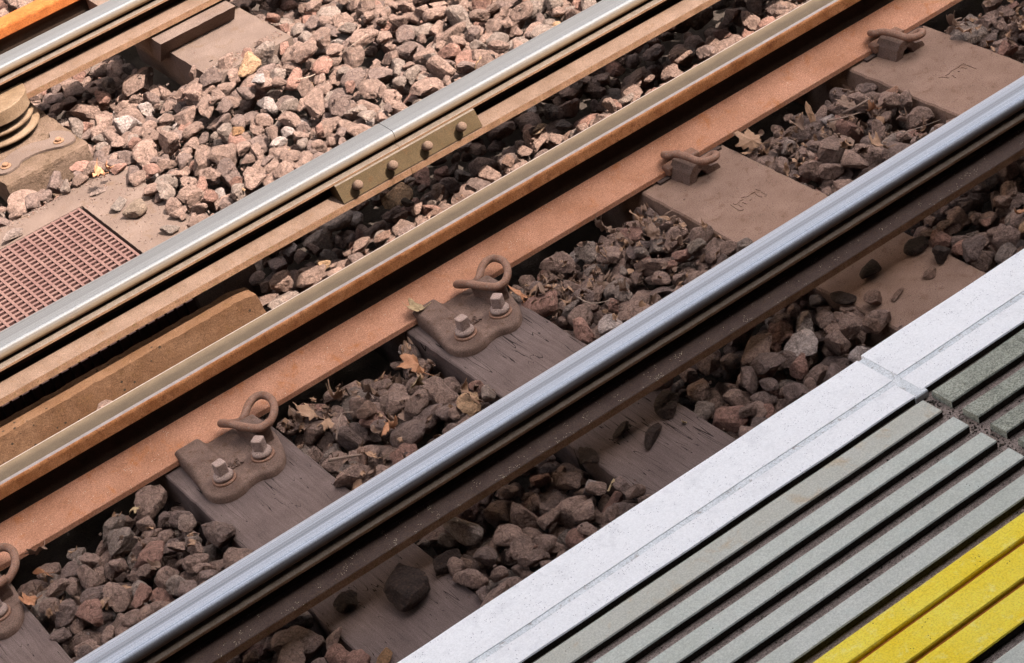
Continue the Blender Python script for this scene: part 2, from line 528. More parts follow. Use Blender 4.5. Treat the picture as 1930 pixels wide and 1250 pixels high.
spans = [(-3.5, JX - .006), (JX + .005, 7.5)]
for k, (xa, xb) in enumerate(spans):
    lab = ('white painted platform edge stone left of the cross joint, with a longer scuffed groove' if k == 0
           else 'white painted platform edge stone right of the cross joint, in the upper right')
    dy = 0.0 if k == 0 else .004
    e = empty('coping_stone', ((xa + xb) / 2, 1.9, ZP))
    tag(e, lab, 'platform edge', 'white edge stones of the platform')
    bm = bmesh.new()
    strip(bm, xa, xb, 1.973 + dy, 1.9040 + dy, ZP, ZP - .08, .0012 if k == 0 else .0008, 1 + k, ch=.0006)
    o = obj_bm('edge_band', bm, M['white_paint'])
    o.parent = e
    o.location = -e.location
    bm = bmesh.new()
    strip(bm, xa, xb, 1.9052 + dy, 1.8950 + dy, ZP - .0007, ZP - .08, .0003, 8 + k, ch=.0003)
    o = obj_bm('groove', bm, M['worn_white'])
    o.parent = e
    o.location = -e.location
    bm = bmesh.new()
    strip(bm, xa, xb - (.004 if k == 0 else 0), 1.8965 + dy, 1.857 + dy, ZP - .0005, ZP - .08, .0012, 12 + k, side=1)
    o = obj_bm('inner_band', bm, [M['white_paint'], M['side_shade']])
    o.parent = e
    o.location = -e.location
    # body of the stone below
    bm = bmesh.new()
    box(bm, xa + .001, xb - .001, 1.875, 1.945, ZP - .13, ZP - .082)
    o = obj_bm('body', bm, M['rib'])
    o.parent = e
    o.location = -e.location
# mortar filling the joint between the two edge stones
bm = bmesh.new()
strip(bm, JX - .012, JX + .009, 1.9715, 1.855, ZP - .0006, ZP - .09, .002, 31, nx=10)
o = obj_bm('mortar_joint', bm, M['worn_white'])
tag(o, 'painted over mortar line crossing the white platform edge', 'mortar')

ribs = [(1.847, 1.8103), (1.7919, 1.7629), (1.743, 1.7146), (1.696, 1.6671), (1.6472, 1.6159)]
for k, (xa, xb) in enumerate(((-3.5, JX - .009), (JX + .010, 7.5))):
    e = empty('ribbed_paver', ((xa + xb) / 2, 1.7, ZP - .013))
    tag(e, ('pale grey ribbed paving strip left of the cross joint, beside the yellow line' if k == 0 else
            'darker rough grey ribbed paving strip right of the cross joint'), 'paving', 'ribbed paving strips of the platform')
    m0 = 'rib' if k == 0 else 'rib_dark'
    for i, (ya, yb) in enumerate(ribs):
        bm = bmesh.new()
        off = (0 if k == 0 else .003)
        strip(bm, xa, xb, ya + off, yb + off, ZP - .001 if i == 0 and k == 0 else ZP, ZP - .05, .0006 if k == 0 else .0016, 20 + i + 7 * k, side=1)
        o = obj_bm('rib', bm, [M['rib_tan'] if (i == 0 and k == 0) else M[m0], M['side_shade']])
        o.parent = e
        o.location = -e.location
    # painted warning line
    yl = [(1.5987, 1.567), (1.5598, 1.519), (1.5121, 1.469)]
    bm = bmesh.new()
    for i, (ya, yb) in enumerate(yl):
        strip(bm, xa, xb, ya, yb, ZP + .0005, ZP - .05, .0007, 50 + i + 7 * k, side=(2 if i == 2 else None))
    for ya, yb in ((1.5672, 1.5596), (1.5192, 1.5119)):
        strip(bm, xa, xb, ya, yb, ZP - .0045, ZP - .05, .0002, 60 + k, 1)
    o = obj_bm('yellow_line', bm, [M['yellow'], M['orange_groove'], M['side_shade']])
    o.parent = e
    o.location = -e.location
    for i in range(9):
        bm = bmesh.new()
        ya = 1.4498 - i * .0485
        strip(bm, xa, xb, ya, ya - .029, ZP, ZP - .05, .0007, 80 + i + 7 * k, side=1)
        o = obj_bm('rib', bm, [M[m0], M['side_shade']])
        o.parent = e
        o.location = -e.location


# ------------------------------------------------------------------ rails
def conductor_profile():
    h = [(0, 0), (.010, -.0001), (.020, -.0004), (.027, -.0008), (.0315, -.0018), (.0350, -.0042), (.0372, -.0075), (.0385, -.013), (.0375, -.021), (.034, -.0275), (.026, -.032), (.021, -.035),
         (.021, -.0395), (.0440, -.0405), (.0452, -.0415), (.0452, -.0475), (.013, -.053), (.010, -.078), (.020, -.084), (.0730, -.0900), (.0745, -.0915), (.0745, -.1085)]
    left = [(-y, z) for y, z in h[1:]]
    prof = left[::-1] + h       # from foot left up over the top, down right
    return prof


def conductor_mats(n):
    # sides j: prof[j] -> prof[j+1]; n points on each half
    k = (n - 1) // 2        # index of the crown
    idx = []
    for j in range(n):
        d = (k - 1 - j) if j < k else (j - k)      # distance of this side from the crown
        if j == n - 1:
            idx.append(4)
        elif d <= 9:
            idx.append(0)
        elif d in (10, 11):
            idx.append(3)
        elif d in (12, 13):
            idx.append(1)
        elif d == 14:
            idx.append(4)
        elif d <= 17:
            idx.append(3)
        elif d in (18, 19):
            idx.append(2)
        else:
            idx.append(4)
    return idx


PC = conductor_profile()
MC = conductor_mats(len(PC))
smooth_c = [j for j in range(len(PC) - 1) if (min(abs(j - (len(PC) - 1) // 2), abs(j + 1 - (len(PC) - 1) // 2)) <= 9)]


def conductor(label, yc, h, spans, foot, head, group=None):
    e = empty('conductor_rail', (2, yc, h - .1085))
    tag(e, label, 'rail', group)
    for xa, xb in spans:
        o = extrude_profile('rail_length', PC, xa - 2, xb - 2, [head, M['lip'], foot, M['railweb'], M['foot_side']], e, (0, 0, .1085), MC, smooth_c, nx=24)
    return e


Y1, H1 = 3.3775, .2
Y3, H3 = 4.500, .2335
Y4, H4 = 5.82, .2335
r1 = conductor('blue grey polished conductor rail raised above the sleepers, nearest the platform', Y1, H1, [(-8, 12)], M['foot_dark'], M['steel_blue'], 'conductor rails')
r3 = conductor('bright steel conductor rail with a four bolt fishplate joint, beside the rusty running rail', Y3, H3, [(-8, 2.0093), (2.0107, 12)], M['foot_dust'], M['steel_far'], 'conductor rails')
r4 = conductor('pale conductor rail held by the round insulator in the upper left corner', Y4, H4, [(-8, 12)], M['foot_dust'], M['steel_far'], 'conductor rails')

# fishplate on the near face of the middle conductor rail
fx0, fx1 = 1.816, 2.2265
yt, zt, yb, zb = 4.4455, .1868, 4.4245, .1465
bm = bmesh.new()
P = [(yb, zb), (yt, zt), (yt + .006, zt + .0015), (4.483, zt - .002), (4.483, zb - .002)]
for xa in (fx0, fx1):
    pass
A = [bm.verts.new((fx0, y, z)) for y, z in P]
B = [bm.verts.new((fx1, y, z)) for y, z in P]
for j in range(len(P)):
    f = bm.faces.new((A[j], A[(j + 1) % len(P)], B[(j + 1) % len(P)], B[j]))
    f.material_index = 1 if j == 1 else 0
bm.faces.new(A)
bm.faces.new(B[::-1])
fp = obj_bm('fishplate', bm, [M['fishplate'], M['lip']])
fp.parent = r3
fp.location = -r3.location
nrm = Vector((0, -(zt - zb), (yt - yb))).normalized()
for bx in (1.8625, 1.9645, 2.067, 2.169):
    bm = bmesh.new()
    bmesh.ops.create_uvsphere(bm, u_segments=20, v_segments=12, radius=.0122)
    for v in bm.verts:
        v.co.z *= .95
        v.co += noise.noise_vector(v.co * 160) * .0006
    cyl(bm, (0, 0), .0095, -.022, 0, 16)
    o = obj_bm('bolt', bm, M['lip'], smooth=True)
    o.data.materials[0] = M['foot_dust']
    c = Vector((bx, (yt + yb) / 2 + .001, (zt + zb) / 2 + .002)) + nrm * .020
    o.rotation_mode = 'QUATERNION'
    o.parent = fp
    o.location = c
    o.rotation_quaternion = nrm.to_track_quat('Z', 'Y')
# mirror fishplate on the far side
bm = bmesh.new()
box(bm, fx0, fx1, 4.517, 4.548, zb - .002, zt - .004)
o = obj_bm('fishplate', bm, M['fishplate'])
o.parent = r3
o.location = -r3.location


def running_profile():
    h = [(0, 0), (.014, -.0003), (.0255, -.0012), (.0300, -.0026), (.0322, -.0036), (.0345, -.0075), (.0352, -.012), (.0352, -.034), (.033, -.0365), (.012, -.047), (.009, -.060), (.009, -.104), (.020, -.119),
         (.048, -.1325), (.0840, -.1445), (.0850, -.1460), (.0850, -.158)]
    return [(-y, z) for y, z in h[1:]][::-1] + h


PR = running_profile()
nr = len(PR)
kr = (nr - 1) // 2
MR = []
for j in range(nr):
    d = (kr - 1 - j) if j < kr else (j - kr)
    if j == nr - 1:
        MR.append(3)
    elif d <= 1:
        MR.append(0)
    elif d in (2, 3):
        MR.append(1)
    elif d <= 7:
        MR.append(2)
    elif d <= 10:
        MR.append(3)
    else:
        MR.append(4)
smooth_r = [j for j in range(nr - 1) if ((kr - 1 - j) if j < kr else (j - kr)) in (4, 5, 8, 9, 10, 11, 12, 13)]


def running(label, yc, h, top, edge, flank=None):
    e = empty('running_rail', (2, yc, h - .158))
    tag(e, label, 'rail', 'running rails')
    extrude_profile('rail_body', PR, -10, 10, [top, edge, flank or M['rust'], M['railweb'], M['dust']], e, (0, 0, .158), MR, smooth_r, nx=24)
    return e


r2 = running('rusty orange sided running rail with a dull grey top, clipped to the sleepers', 4.130, .165, M['steel_dull'], M['steel_line'])
r5 = running('bright orange rusty running rail in the top left corner, beyond the pale conductor rail', 6.205, .165, M['rust_far'], M['rust_far'], M['rust_far'])

# ------------------------------------------------------------------ sleepers
sleepers = []


def sleeper(xa, xb, kind, label, z0=0.0):
    e = empty('sleeper', ((xa + xb) / 2, 3.4, z0))
    tag(e, label, 'sleeper', 'track sleepers')
    bm = bmesh.new()
    # long edges slightly chipped
    n = 110
    rows = []
    c = (xa + xb) / 2
    for i in range(n + 1):
        y = -1.3 + 2.18 * i / n
        amp = .0035 if kind == 'concrete' else .002
        dl = amp * noise.noise(Vector((y * 24, xa * 7, 0))) + amp * .7 * noise.noise(Vector((y * 90, xa * 7, 2)))
        dr = amp * noise.noise(Vector((y * 24, xb * 7, 5)))
        ch = .004 if kind == 'concrete' else .003
        bot = .02 if kind == 'concrete' else 0
        L = xa - c + dl
        Rr = xb - c + dr
        rows.append([bm.verts.new(p) for p in ((L - bot, y, -.16), (L, y, -ch), (L + ch, y, 0), (Rr - ch, y, 0), (Rr, y, -ch), (Rr + bot, y, -.16))])
    for i in range(n):
        for j in range(5):
            bm.faces.new((rows[i][j], rows[i][j + 1], rows[i + 1][j + 1], rows[i + 1][j]))
    bm.faces.new(rows[0])
    bm.faces.new(rows[-1][::-1])
    obj_bm('beam', bm, {'wood': M['wood'], 'cracked': M['wood_cracked'], 'concrete': M['concrete_sleeper']}[kind], e)
    sleepers.append((xa, xb, kind))
    return e


SP = [(-.265, -.015, 'wood', 'timber sleeper out at the lower left, beyond the one cut by the left edge'),
      (.405, .650, 'wood', 'timber sleeper cut off by the lower left corner of the photo'),
      (1.064, 1.318, 'wood', 'timber sleeper second from the left, with few cracks and a big bolted baseplate'),
      (1.711, 1.947, 'cracked', 'timber sleeper with many long cracks in the middle of the photo'),
      (2.397, 2.654, 'concrete', 'brown concrete sleeper right of the cracked timber one, with two small moulded squares'),
      (3.062, 3.320, 'concrete', 'brown concrete sleeper nearest the upper right corner')]
SE = [sleeper(*s) for s in SP[1:]]


# moulded marks on the concrete sleepers (shallow raised strokes)
def mark(parent, strokes, cx, cy, name='moulded_mark'):
    bm = bmesh.new()
    for (xa, ya, xb, yb) in strokes:
        d = Vector((xb - xa, yb - ya, 0))
        n = Vector((-d.y, d.x, 0)).normalized() * .0016
        vs = []
        for z in (-.001, .0016):
            for p in (Vector((xa, ya, z)) - n, Vector((xb, yb, z)) - n, Vector((xb, yb, z)) + n, Vector((xa, ya, z)) + n):
                vs.append(bm.verts.new(p + Vector((cx, cy, 0))))
        for f in ((0, 3, 2, 1), (4, 5, 6, 7), (0, 1, 5, 4), (1, 2, 6, 5), (2, 3, 7, 6), (3, 0, 4, 7)):
            bm.faces.new([vs[i] for i in f])
    return obj_bm(name, bm, M['concrete_sleeper'], parent)


def world_strokes(e, pl, ox, oy, s):
    out = []
    for line in pl:
        q = [at(ox + x / s, oy + y / s, 0) for x, y in line]
        for a, b in zip(q, q[1:]):
            out.append((a.x - e.location.x, a.y - e.location.y, b.x - e.location.x, b.y - e.location.y))
    return out


mark(SE[3], world_strokes(SE[3], [[(130, 590), (400, 770), (490, 740), (500, 650)], [(130, 590), (150, 540)], [(210, 540), (270, 580), (360, 520), (400, 460), (500, 425)], [(480, 510), (610, 560)], [(380, 580), (450, 650)],
                                  [(430, 375), (560, 340)], [(620, 340), (720, 260), (860, 190)], [(890, 110), (1010, 155)], [(1060, 190), (1200, 270), (1160, 330)], [(900, 260), (1000, 325), (1060, 350)], [(710, 450), (750, 390)]], 1370, 350, 16.16), 0, 0)
mark(SE[4], world_strokes(SE[4], [[(140, 640), (220, 615), (380, 620), (420, 650)], [(340, 580), (430, 520), (480, 450), (560, 410), (700, 340), (760, 280), (850, 230), (1050, 310), (1220, 375)], [(780, 350), (850, 340), (930, 380)], [(530, 570), (610, 600), (620, 640)], [(680, 460), (740, 450)]], 1760, 105, 15.24), 0, 0)


# ------------------------------------------------------------------ baseplates on the timber sleepers
OUT = [(-.086, 4.062), (-.088, 4.036), (-.095, 3.95), (-.102, 3.897), (-.094, 3.862), (-.068, 3.842), (-.037, 3.842), (-.018, 3.850), (.009, 3.852), (.038, 3.840), (.067, 3.848), (.090, 3.877), (.103, 3.918), (.108, 3.957), (.107, 4.02), (.106, 4.062)]
BOLTS = [(-.052, 3.888), (.047, 3.890)]


def outline_pts():
    c = catmull([(x, y, 0) for x, y in OUT], 6)
    return [(p.x, p.y) for p in c]


OP = np.array(outline_pts())


def inside(px, py):
    r = np.zeros(px.shape, bool)
    j = len(OP) - 1
    for i in range(len(OP)):
        xi, yi = OP[i]
        xj, yj = OP[j]
        c = ((yi > py) != (yj > py)) & (px < (xj - xi) * (py - yi) / (yj - yi + 1e-12) + xi)
        r ^= c
        j = i
    return r


def sstep(a, b, x):
    t = min(1, max(0, (x - a) / (b - a)))
    return t * t * (3 - 2 * t)


def plate_h(x, y, edge):
    h = .020
    for bx, by in BOLTS:
        r = math.hypot(x - bx, y - by)
        h += .009 * (1 - sstep(.022, .045, r))
        if r < .0235:
            h = max(h, .031)
    # ramp on the left running up to the rail foot
    h += .016 * sstep(3.925, 3.985, y) * (1 - sstep(-.030, -.012, x)) * sstep(-.100, -.080, x)
    # shoulder swelling on the right
    h += .010 * sstep(.02, .05, x) * sstep(3.91, 3.95, y) * (1 - sstep(3.99, 4.02, y))
    if y > 4.043 and not (-.09 < x < -.020):
        h = .004
    h -= .005 * (1 - sstep(0, .0055, edge))
    h += .0008 * noise.noise(Vector((x * 50, y * 50, 1)))
    return h


def make_plate_mesh():
    s = .003
    xs = np.arange(-.114, .120, s)
    ys = np.arange(3.830, 4.066, s)
    cx, cy = np.meshgrid(xs + s / 2, ys + s / 2, indexing='ij')
    ins = inside(cx, cy)
    bm = bmesh.new()
    V = {}
    seg0 = OP
    seg1 = np.roll(OP, -1, axis=0)

    def nearest(p):
        d = seg1 - seg0
        t = np.clip(((p - seg0) * d).sum(1) / ((d * d).sum(1) + 1e-12), 0, 1)
        q = seg0 + d * t[:, None]
        k = np.argmin(((q - p) ** 2).sum(1))
        return q[k], math.sqrt(((q[k] - p) ** 2).sum())

    cells = []
    for i in range(len(xs)):
        for j in range(len(ys)):
            if ins[i, j]:
                cells.append((i, j))
    cs = set(cells)
    need = set()
    for i, j in cells:
        need |= {(i, j), (i + 1, j), (i + 1, j + 1), (i, j + 1)}
    for (i, j) in need:
        p = np.array([xs[0] + i * s, ys[0] + j * s])
        bnd = not all((a, b) in cs for a in (i - 1, i) for b in (j - 1, j))
        q, d = nearest(p)
        e = d
        if bnd:
            p = q
            e = 0
        V[(i, j)] = bm.verts.new((p[0], p[1], plate_h(p[0], p[1], e)))
    for i, j in cells:
        f = bm.faces.new((V[i, j], V[i + 1, j], V[i + 1, j + 1], V[i, j + 1]))
        f.smooth = True
    be = [e for e in bm.edges if e.is_boundary]
    r = bmesh.ops.extrude_edge_only(bm, edges=be)
    for v in [g for g in r['geom'] if isinstance(g, bmesh.types.BMVert)]:
        v.co.z = -.002
        c = v.co
    return bm


def text_mesh(lines):
    cu = bpy.data.curves.new('lettering', 'FONT')
    cu.body = lines
    cu.size = .0165
    cu.extrude = .0012
    cu.offset = .0004
    cu.space_line = .8
    cu.resolution_u = 2
    o = bpy.data.objects.new('t', cu)
    COL.objects.link(o)
    bpy.context.view_layer.update()
    me = bpy.data.meshes.new_from_object(o.evaluated_get(bpy.context.evaluated_depsgraph_get()))
    bpy.data.objects.remove(o)
    me.name = 'lettering'
    me.materials.clear()
    me.materials.append(M['plate'])
    return me


def rounded_square(bm, s, z0, z1, rot, top_s=None):
    cor = []
    for k in range(4):
        a0 = rot + k * math.pi / 2 + math.pi / 4
        for da in (-.16, 0, .16):
            cor.append((math.cos(a0 + da) * (1.0 if da == 0 else .985), math.sin(a0 + da) * (1.0 if da == 0 else .985)))
    R = s * math.sqrt(2) * .97
    ts = top_s or 1
    A = [bm.verts.new((x * R, y * R, z0)) for x, y in cor]
    B = [bm.verts.new((x * R * ts, y * R * ts, z1 - .0015)) for x, y in cor]
    C = [bm.verts.new((x * R * ts * .88, y * R * ts * .88, z1)) for x, y in cor]
    n = len(cor)
    for P, Q in ((A, B), (B, C)):
        for i in range(n):
            bm.faces.new((P[i], P[(i + 1) % n], Q[(i + 1) % n], Q[i]))
    bm.faces.new(C)
    bm.faces.new(A[::-1])


CLIP_A = [(.098, 3.921, .074), (.073, 3.920, .072), (.053, 3.945, .073), (.038, 3.984, .071), (.029, 4.016, .064), (.030, 4.036, .052), (.044, 4.034, .044), (.062, 4.010, .050), (.076, 4.008, .058), (.098, 4.028, .062), (.122, 4.042, .062), (.140, 4.036, .062), (.147, 4.008, .060),
          (.134, 3.976, .052), (.108, 3.958, .044), (.080, 3.952, .040), (.055, 3.952, .040)]
CLIP_B = [(.006, 4.052, .038), (-.012, 4.066, .040), (-.032, 4.062, .052), (-.041, 4.040, .062), (-.026, 4.018, .066), (-.018, 3.982, .066), (-.013, 3.954, .064), (-.001, 3.938, .062), (.022, 3.936, .060), (.038, 3.948, .056), (.039, 3.964, .050), (.024, 3.974, .044), (.004, 3.976, .042)]


def make_baseplate(label):
    e = empty('baseplate')
    tag(e, label, 'baseplate', 'bolted baseplates on the timber sleepers')
    obj_bm('plate', make_plate_mesh(), M['plate'], e)
    for k, (bx, by) in enumerate(BOLTS):
        bm = bmesh.new()
        rot = .62 if k else .10
        rounded_square(bm, .0118, .030, .074, rot, .95)
        # domed collar under the head
        prof = [(.0, .048), (.014, .047), (.020, .044), (.0225, .040), (.0225, .036), (.020, .034), (.016, .033), (.016, .029)]
        n = 28
        rings = []
        for r, z in prof[1:]:
            rings.append([bm.verts.new((r * math.cos(q * 2 * math.pi / n), r * math.sin(q * 2 * math.pi / n), z)) for q in range(n)])
        c = bm.verts.new((0, 0, prof[0][1]))
        for q in range(n):
            bm.faces.new((c, rings[0][q], rings[0][(q + 1) % n])).smooth = True
        for a, b in zip(rings, rings[1:]):
            for q in range(n):
                bm.faces.new((a[q], b[q], b[(q + 1) % n], a[(q + 1) % n])).smooth = True
        b = obj_bm('coach_screw', bm, M['screw'], e)
        b.location = (bx, by, 0)
        bm = bmesh.new()
        cyl(bm, (0, 0), .0275, .027, .0325, 30, .0262)
        o = obj_bm('washer', bm, M['clip'], b)
    # housing that takes the clip
    bm = bmesh.new()
    vs = box(bm, .045, .098, 3.926, 3.994, .015, .060)
    vs[4].co.x += .012
    vs[7].co += Vector((-.004, .004, .004))
    vs[6].co += Vector((-.008, .0, .004))
    obj_bm('clip_housing', bm, M['plate'], e, bevel=.004, segs=3)
    bm = bmesh.new()
    me = text_mesh('BULC\nUGEM')
    o = bpy.data.objects.new('lettering', me)
    link(o, e)
    o.location = (-.036, 3.925, .0232)
    return e


def make_clip(pts, label, group):
    bm = bmesh.new()
    tube(bm, pts, .0090, 14, 7)
    o = obj_bm('rail_clip', bm, M['clip'])
    return tag(o, label, 'rail clip', group)


def copy_tree(o, parent=None):
    c = o.copy()
    COL.objects.link(c)
    c.parent = parent
    for ch in o.children:
        copy_tree(ch, c)
    return c


BP = make_baseplate('rusty bolted baseplate on the cracked timber sleeper, with a pale leaf beside it')
BP.location = (1.829, 0, 0)
b2 = copy_tree(BP)
b2['label'] = 'rusty bolted baseplate on the smoother timber sleeper, second from the left'
b2.location = (1.191, 0, 0)
b3 = copy_tree(BP)
b3['label'] = 'rusty baseplate mostly cut off by the left edge of the photo'
b3.location = (.545, 0, 0)
for k, (x, lab) in enumerate(((1.829, 'looped rusty spring clip on the baseplate of the cracked timber sleeper'), (1.191, 'looped rusty spring clip on the baseplate of the smoother timber sleeper'), (.545, 'looped rusty spring clip at the left edge of the photo'))):
    if k == 0:
        CL = make_clip(CLIP_A, lab, 'spring clips holding the running rail')
        c = CL
    else:
        c = CL.copy()
        COL.objects.link(c)
        c['label'] = lab
    c.location = (x, 0, 0)
# clips and shoulders on the concrete sleepers
CB = None
for k, (cx, e, lab) in enumerate(((2.5245, SE[3], 'curved rusty spring clip on the concrete sleeper next to the timber ones'), (3.190, SE[4], 'curved rusty spring clip on the concrete sleeper nearest the upper right corner'))):
    if CB is None:
        CB = make_clip(CLIP_B, lab, 'spring clips holding the running rail')
        c = CB
    else:
        c = CB.copy()
        COL.objects.link(c)
        c['label'] = lab
    c.location = (cx, 0, 0)
    bm = bmesh.new()
    # cast shoulder: arch section along the rail with a tunnel for the clip leg
    ar = [(-.038, 0), (-.030, .026), (-.016, .040), (.000, .046), (.016, .036), (.030, .020), (.052, .016), (.058, .004), (.058, -.002), (.020, -.002), (.015, .014), (.004, .022), (-.010, .016), (-.016, -.002), (-.038, -.002)]
    A = [bm.verts.new((x, 3.972, z)) for x, z in ar]
    B = [bm.verts.new((x - .010, 4.040, z * (1.0 if z < .02 else 1.08))) for x, z in ar]
    n = len(ar)
    for i in range(n):
        bm.faces.new((A[i], A[(i + 1) % n], B[(i + 1) % n], B[i]))
    bmesh.ops.triangulate(bm, faces=[bm.faces.new(A), bm.faces.new(B[::-1])])
    o = obj_bm('clip_shoulder', bm, M['plate'], e, bevel=.002)
    o.location = (cx - e.location.x, -e.location.y, 0)
    bm = bmesh.new()
    box(bm, -.080, .112, 4.033, 4.070, .0005, .0068)
    o = obj_bm('rail_pad', bm, M['foot_dark'], e, bevel=.001)
    o.location = (cx - e.location.x, -e.location.y, 0)
    bm = bmesh.new()
    box(bm, -.052, -.004, 4.030, 4.058, .010, .032)
    box(bm, .006, .040, 4.020, 4.052, .010, .040)
    o = obj_bm('toe_insulator', bm, M['clip'], e, bevel=.004, segs=3)
    o.location = (cx - e.location.x, -e.location.y, 0)

# ------------------------------------------------------------------ concrete things beyond the running rail
def rough_block(name, x0, x1, y0, y1, z0, z1, mat, label, cat, amp=.002, seed=0, sub=.012, lean=0.0, endlean=0.0, round_end=0, mats=None):
    bm = bmesh.new()
    nx = max(2, int((x1 - x0) / sub))
    ny = max(2, int((y1 - y0) / sub))
    nz = max(2, int((z1 - z0) / sub))
    bmesh.ops.create_grid(bm, x_segments=1, y_segments=1, size=.5)
    bm.clear()
    grid = {}

    def vert(i, j, k):
        if (i, j, k) not in grid:
            u, v, t = i / nx, j / ny, k / nz
            p = Vector((x0 + (x1 - x0) * u, y0 + (y1 - y0) * v, z0 + (z1 - z0) * t))
            p.y += lean * (1 - t) * (1 - v)
            p.x += endlean * (1 - t) * u
            if round_end:
                d = max(0, u - (1 - round_end / (x1 - x0))) * (x1 - x0)
                p.z -= (d * d / round_end) * .16 * t
            edge = (i in (0, nx)) + (j in (0, ny)) + (k in (0, nz))
            a = amp * (2.6 if edge >= 2 else 1)
            q = p * 38 + Vector((seed, seed, seed))
            p += noise.noise_vector(q) * a + noise.noise_vector(q * 3.3) * a * .5
            if edge >= 2:
                c = Vector(((x0 + x1) / 2, (y0 + y1) / 2, (z0 + z1) / 2))
                p += (c - p).normalized() * amp * 1.2
            grid[(i, j, k)] = bm.verts.new(p)
        return grid[(i, j, k)]

    for i in range(nx):
        for j in range(ny):
            for k in (0, nz):
                bm.faces.new((vert(i, j, k), vert(i + 1, j, k), vert(i + 1, j + 1, k), vert(i, j + 1, k)))
    for i in range(nx):
        for k in range(nz):
            for j in (0, ny):
                bm.faces.new((vert(i, j, k), vert(i + 1, j, k), vert(i + 1, j, k + 1), vert(i, j, k + 1)))
    for j in range(ny):
        for k in range(nz):
            for i in (0, nx):
                bm.faces.new((vert(i, j, k), vert(i, j + 1, k), vert(i, j + 1, k + 1), vert(i, j, k + 1)))
    o = obj_bm(name, bm, mat, smooth=False)
    return tag(o, label, cat)


rough_block('concrete_beam', -1.6, 1.535, 4.433, 4.489, -.14, .05, M['concrete_brown'],
            'long brown pitted concrete beam lying between the two rails at the left', 'concrete beam', amp=.0010, seed=2, sub=.014, lean=-.006, round_end=.06, endlean=.03)
blk = rough_block('concrete_block', 1.352, 1.606, 5.530, 5.93, -.052, .03, M['concrete_block'],
                  'broken edged concrete block under the round insulator', 'concrete block', amp=.0016, seed=5, sub=.008)
rough_block('concrete_block', 1.40, 1.590, 5.500, 5.70, -.13, -.056, M['concrete_block'],
            'lower crumbling concrete ledge under the insulator block', 'concrete block', amp=.003, seed=9, sub=.010)
rough_block('sleeper_end', 1.955, 2.205, 5.690, 6.35, .04, .1155, M['concrete_pale'],
            'raised concrete sleeper end with two small holes under the upper left rail', 'sleeper', amp=.0006, seed=11, sub=.02, lean=.055)
SLAB = rough_block('concrete_slab', 1.985, 2.250, 5.465, 6.0, -.05, .062, M['concrete_pale'],
            'flat lower concrete slab with one small hole, partly buried in stones', 'concrete slab', amp=.0006, seed=13, sub=.02)

def pit(par, x, y, z, r, nrm=(0, 0, 1)):
    bm = bmesh.new()
    n = 16
    A = [bm.verts.new((r * 1.0 * math.cos(q * 6.2832 / n), r * .6 * math.sin(q * 6.2832 / n), .0008)) for q in range(n)]
    B = [bm.verts.new((r * 1.25 * math.cos(q * 6.2832 / n), r * .85 * math.sin(q * 6.2832 / n), -.003)) for q in range(n)]
    for q in range(n):
        bm.faces.new((A[q], A[(q + 1) % n], B[(q + 1) % n], B[q]))
    bm.faces.new(A)
    o = obj_bm('hole', bm, M['railweb'], par)
    o.location = (x, y, z)
    o.rotation_mode = 'QUATERNION'
    o.rotation_quaternion = Vector(nrm).to_track_quat('Z', 'X')


pit(SLAB, *at(398, 115, .062), .006)
pit(SLAB, *at(419, 115, .062), .002)

# ------------------------------------------------------------------ drain cover and its surround
GX1, GY1 = 1.443, 5.262
e = empty('drain_surround', (.8, 5.0, 0))
tag(e, 'sunlit concrete surround along two sides of the pink drain grating', 'concrete surround')
bm = bmesh.new()


def poly_slab(bm, pts, z0, z1, mi=0):
    A = [bm.verts.new((x, y, z0)) for x, y in pts]
    B = [bm.verts.new((x, y, z1)) for x, y in pts]
    n = len(pts)
    for i in range(n):
        bm.faces.new((A[i], A[(i + 1) % n], B[(i + 1) % n], B[i]))
    bmesh.ops.triangulate(bm, faces=[bm.faces.new(B), bm.faces.new(A[::-1])])


jag = [(GX1 + .011 + .0015 * noise.noise(Vector((y * 70, 0, 0))), y) for y in np.arange(4.62, GY1 + .012, .008)]
top = [(x, GY1 + .009 + .002 * noise.noise(Vector((x * 60, 4, 0)))) for x in np.arange(GX1 + .005, -.8, -.01)]
out_far = [(x, 5.375 + .010 * noise.noise(Vector((x * 9, 7, 0)))) for x in np.arange(-.8, 1.56, .03)]
out_right = [(1.62 + .02 * noise.noise(Vector((y * 10, 9, 0))), y) for y in np.arange(5.33, 4.60, -.04)]
poly_slab(bm, jag + top + out_far + out_right, -.10, .012)
o = obj_bm('frame', bm, M['concrete_pale'], e)
o.location = -e.location
bm = bmesh.new()
box(bm, -.8, GX1 + .03, 4.60, GY1 + .03, -.12, -.07)
o = obj_bm('pit_floor', bm, M['dirt'], e)
o.location = -e.location

g = empty('drain_grating', (1.1, 4.95, .01))
tag(g, 'pinkish plastic drain grating with small rectangular slots', 'grating')
bm = bmesh.new()
px_, py_ = .0265, .0212
nxg, nyg = 64, 31
bw, bh = .0075, .0088
for i in range(nxg + 1):
    x = GX1 - i * px_
    box(bm, x - bw, x, GY1 - nyg * py_, GY1, -.030, .016, 1)
for j in range(nyg + 1):
    y = GY1 - j * py_
    for i in range(nxg):
        x1 = GX1 - bw - i * px_
        box(bm, x1 - (px_ - bw), x1, y - bh, y, -.030, .0145, 1)
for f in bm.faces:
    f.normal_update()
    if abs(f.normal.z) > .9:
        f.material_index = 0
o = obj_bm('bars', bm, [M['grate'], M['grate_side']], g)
o.location = -g.location
o.location.z -= .0

# ------------------------------------------------------------------ insulator under the upper left conductor rail
IX, IY = 1.468, 5.815
ins = empty('rail_insulator', (IX, IY, .03))
tag(ins, 'round ribbed insulator with yellowish cap holding the upper left rail on its block', 'insulator')


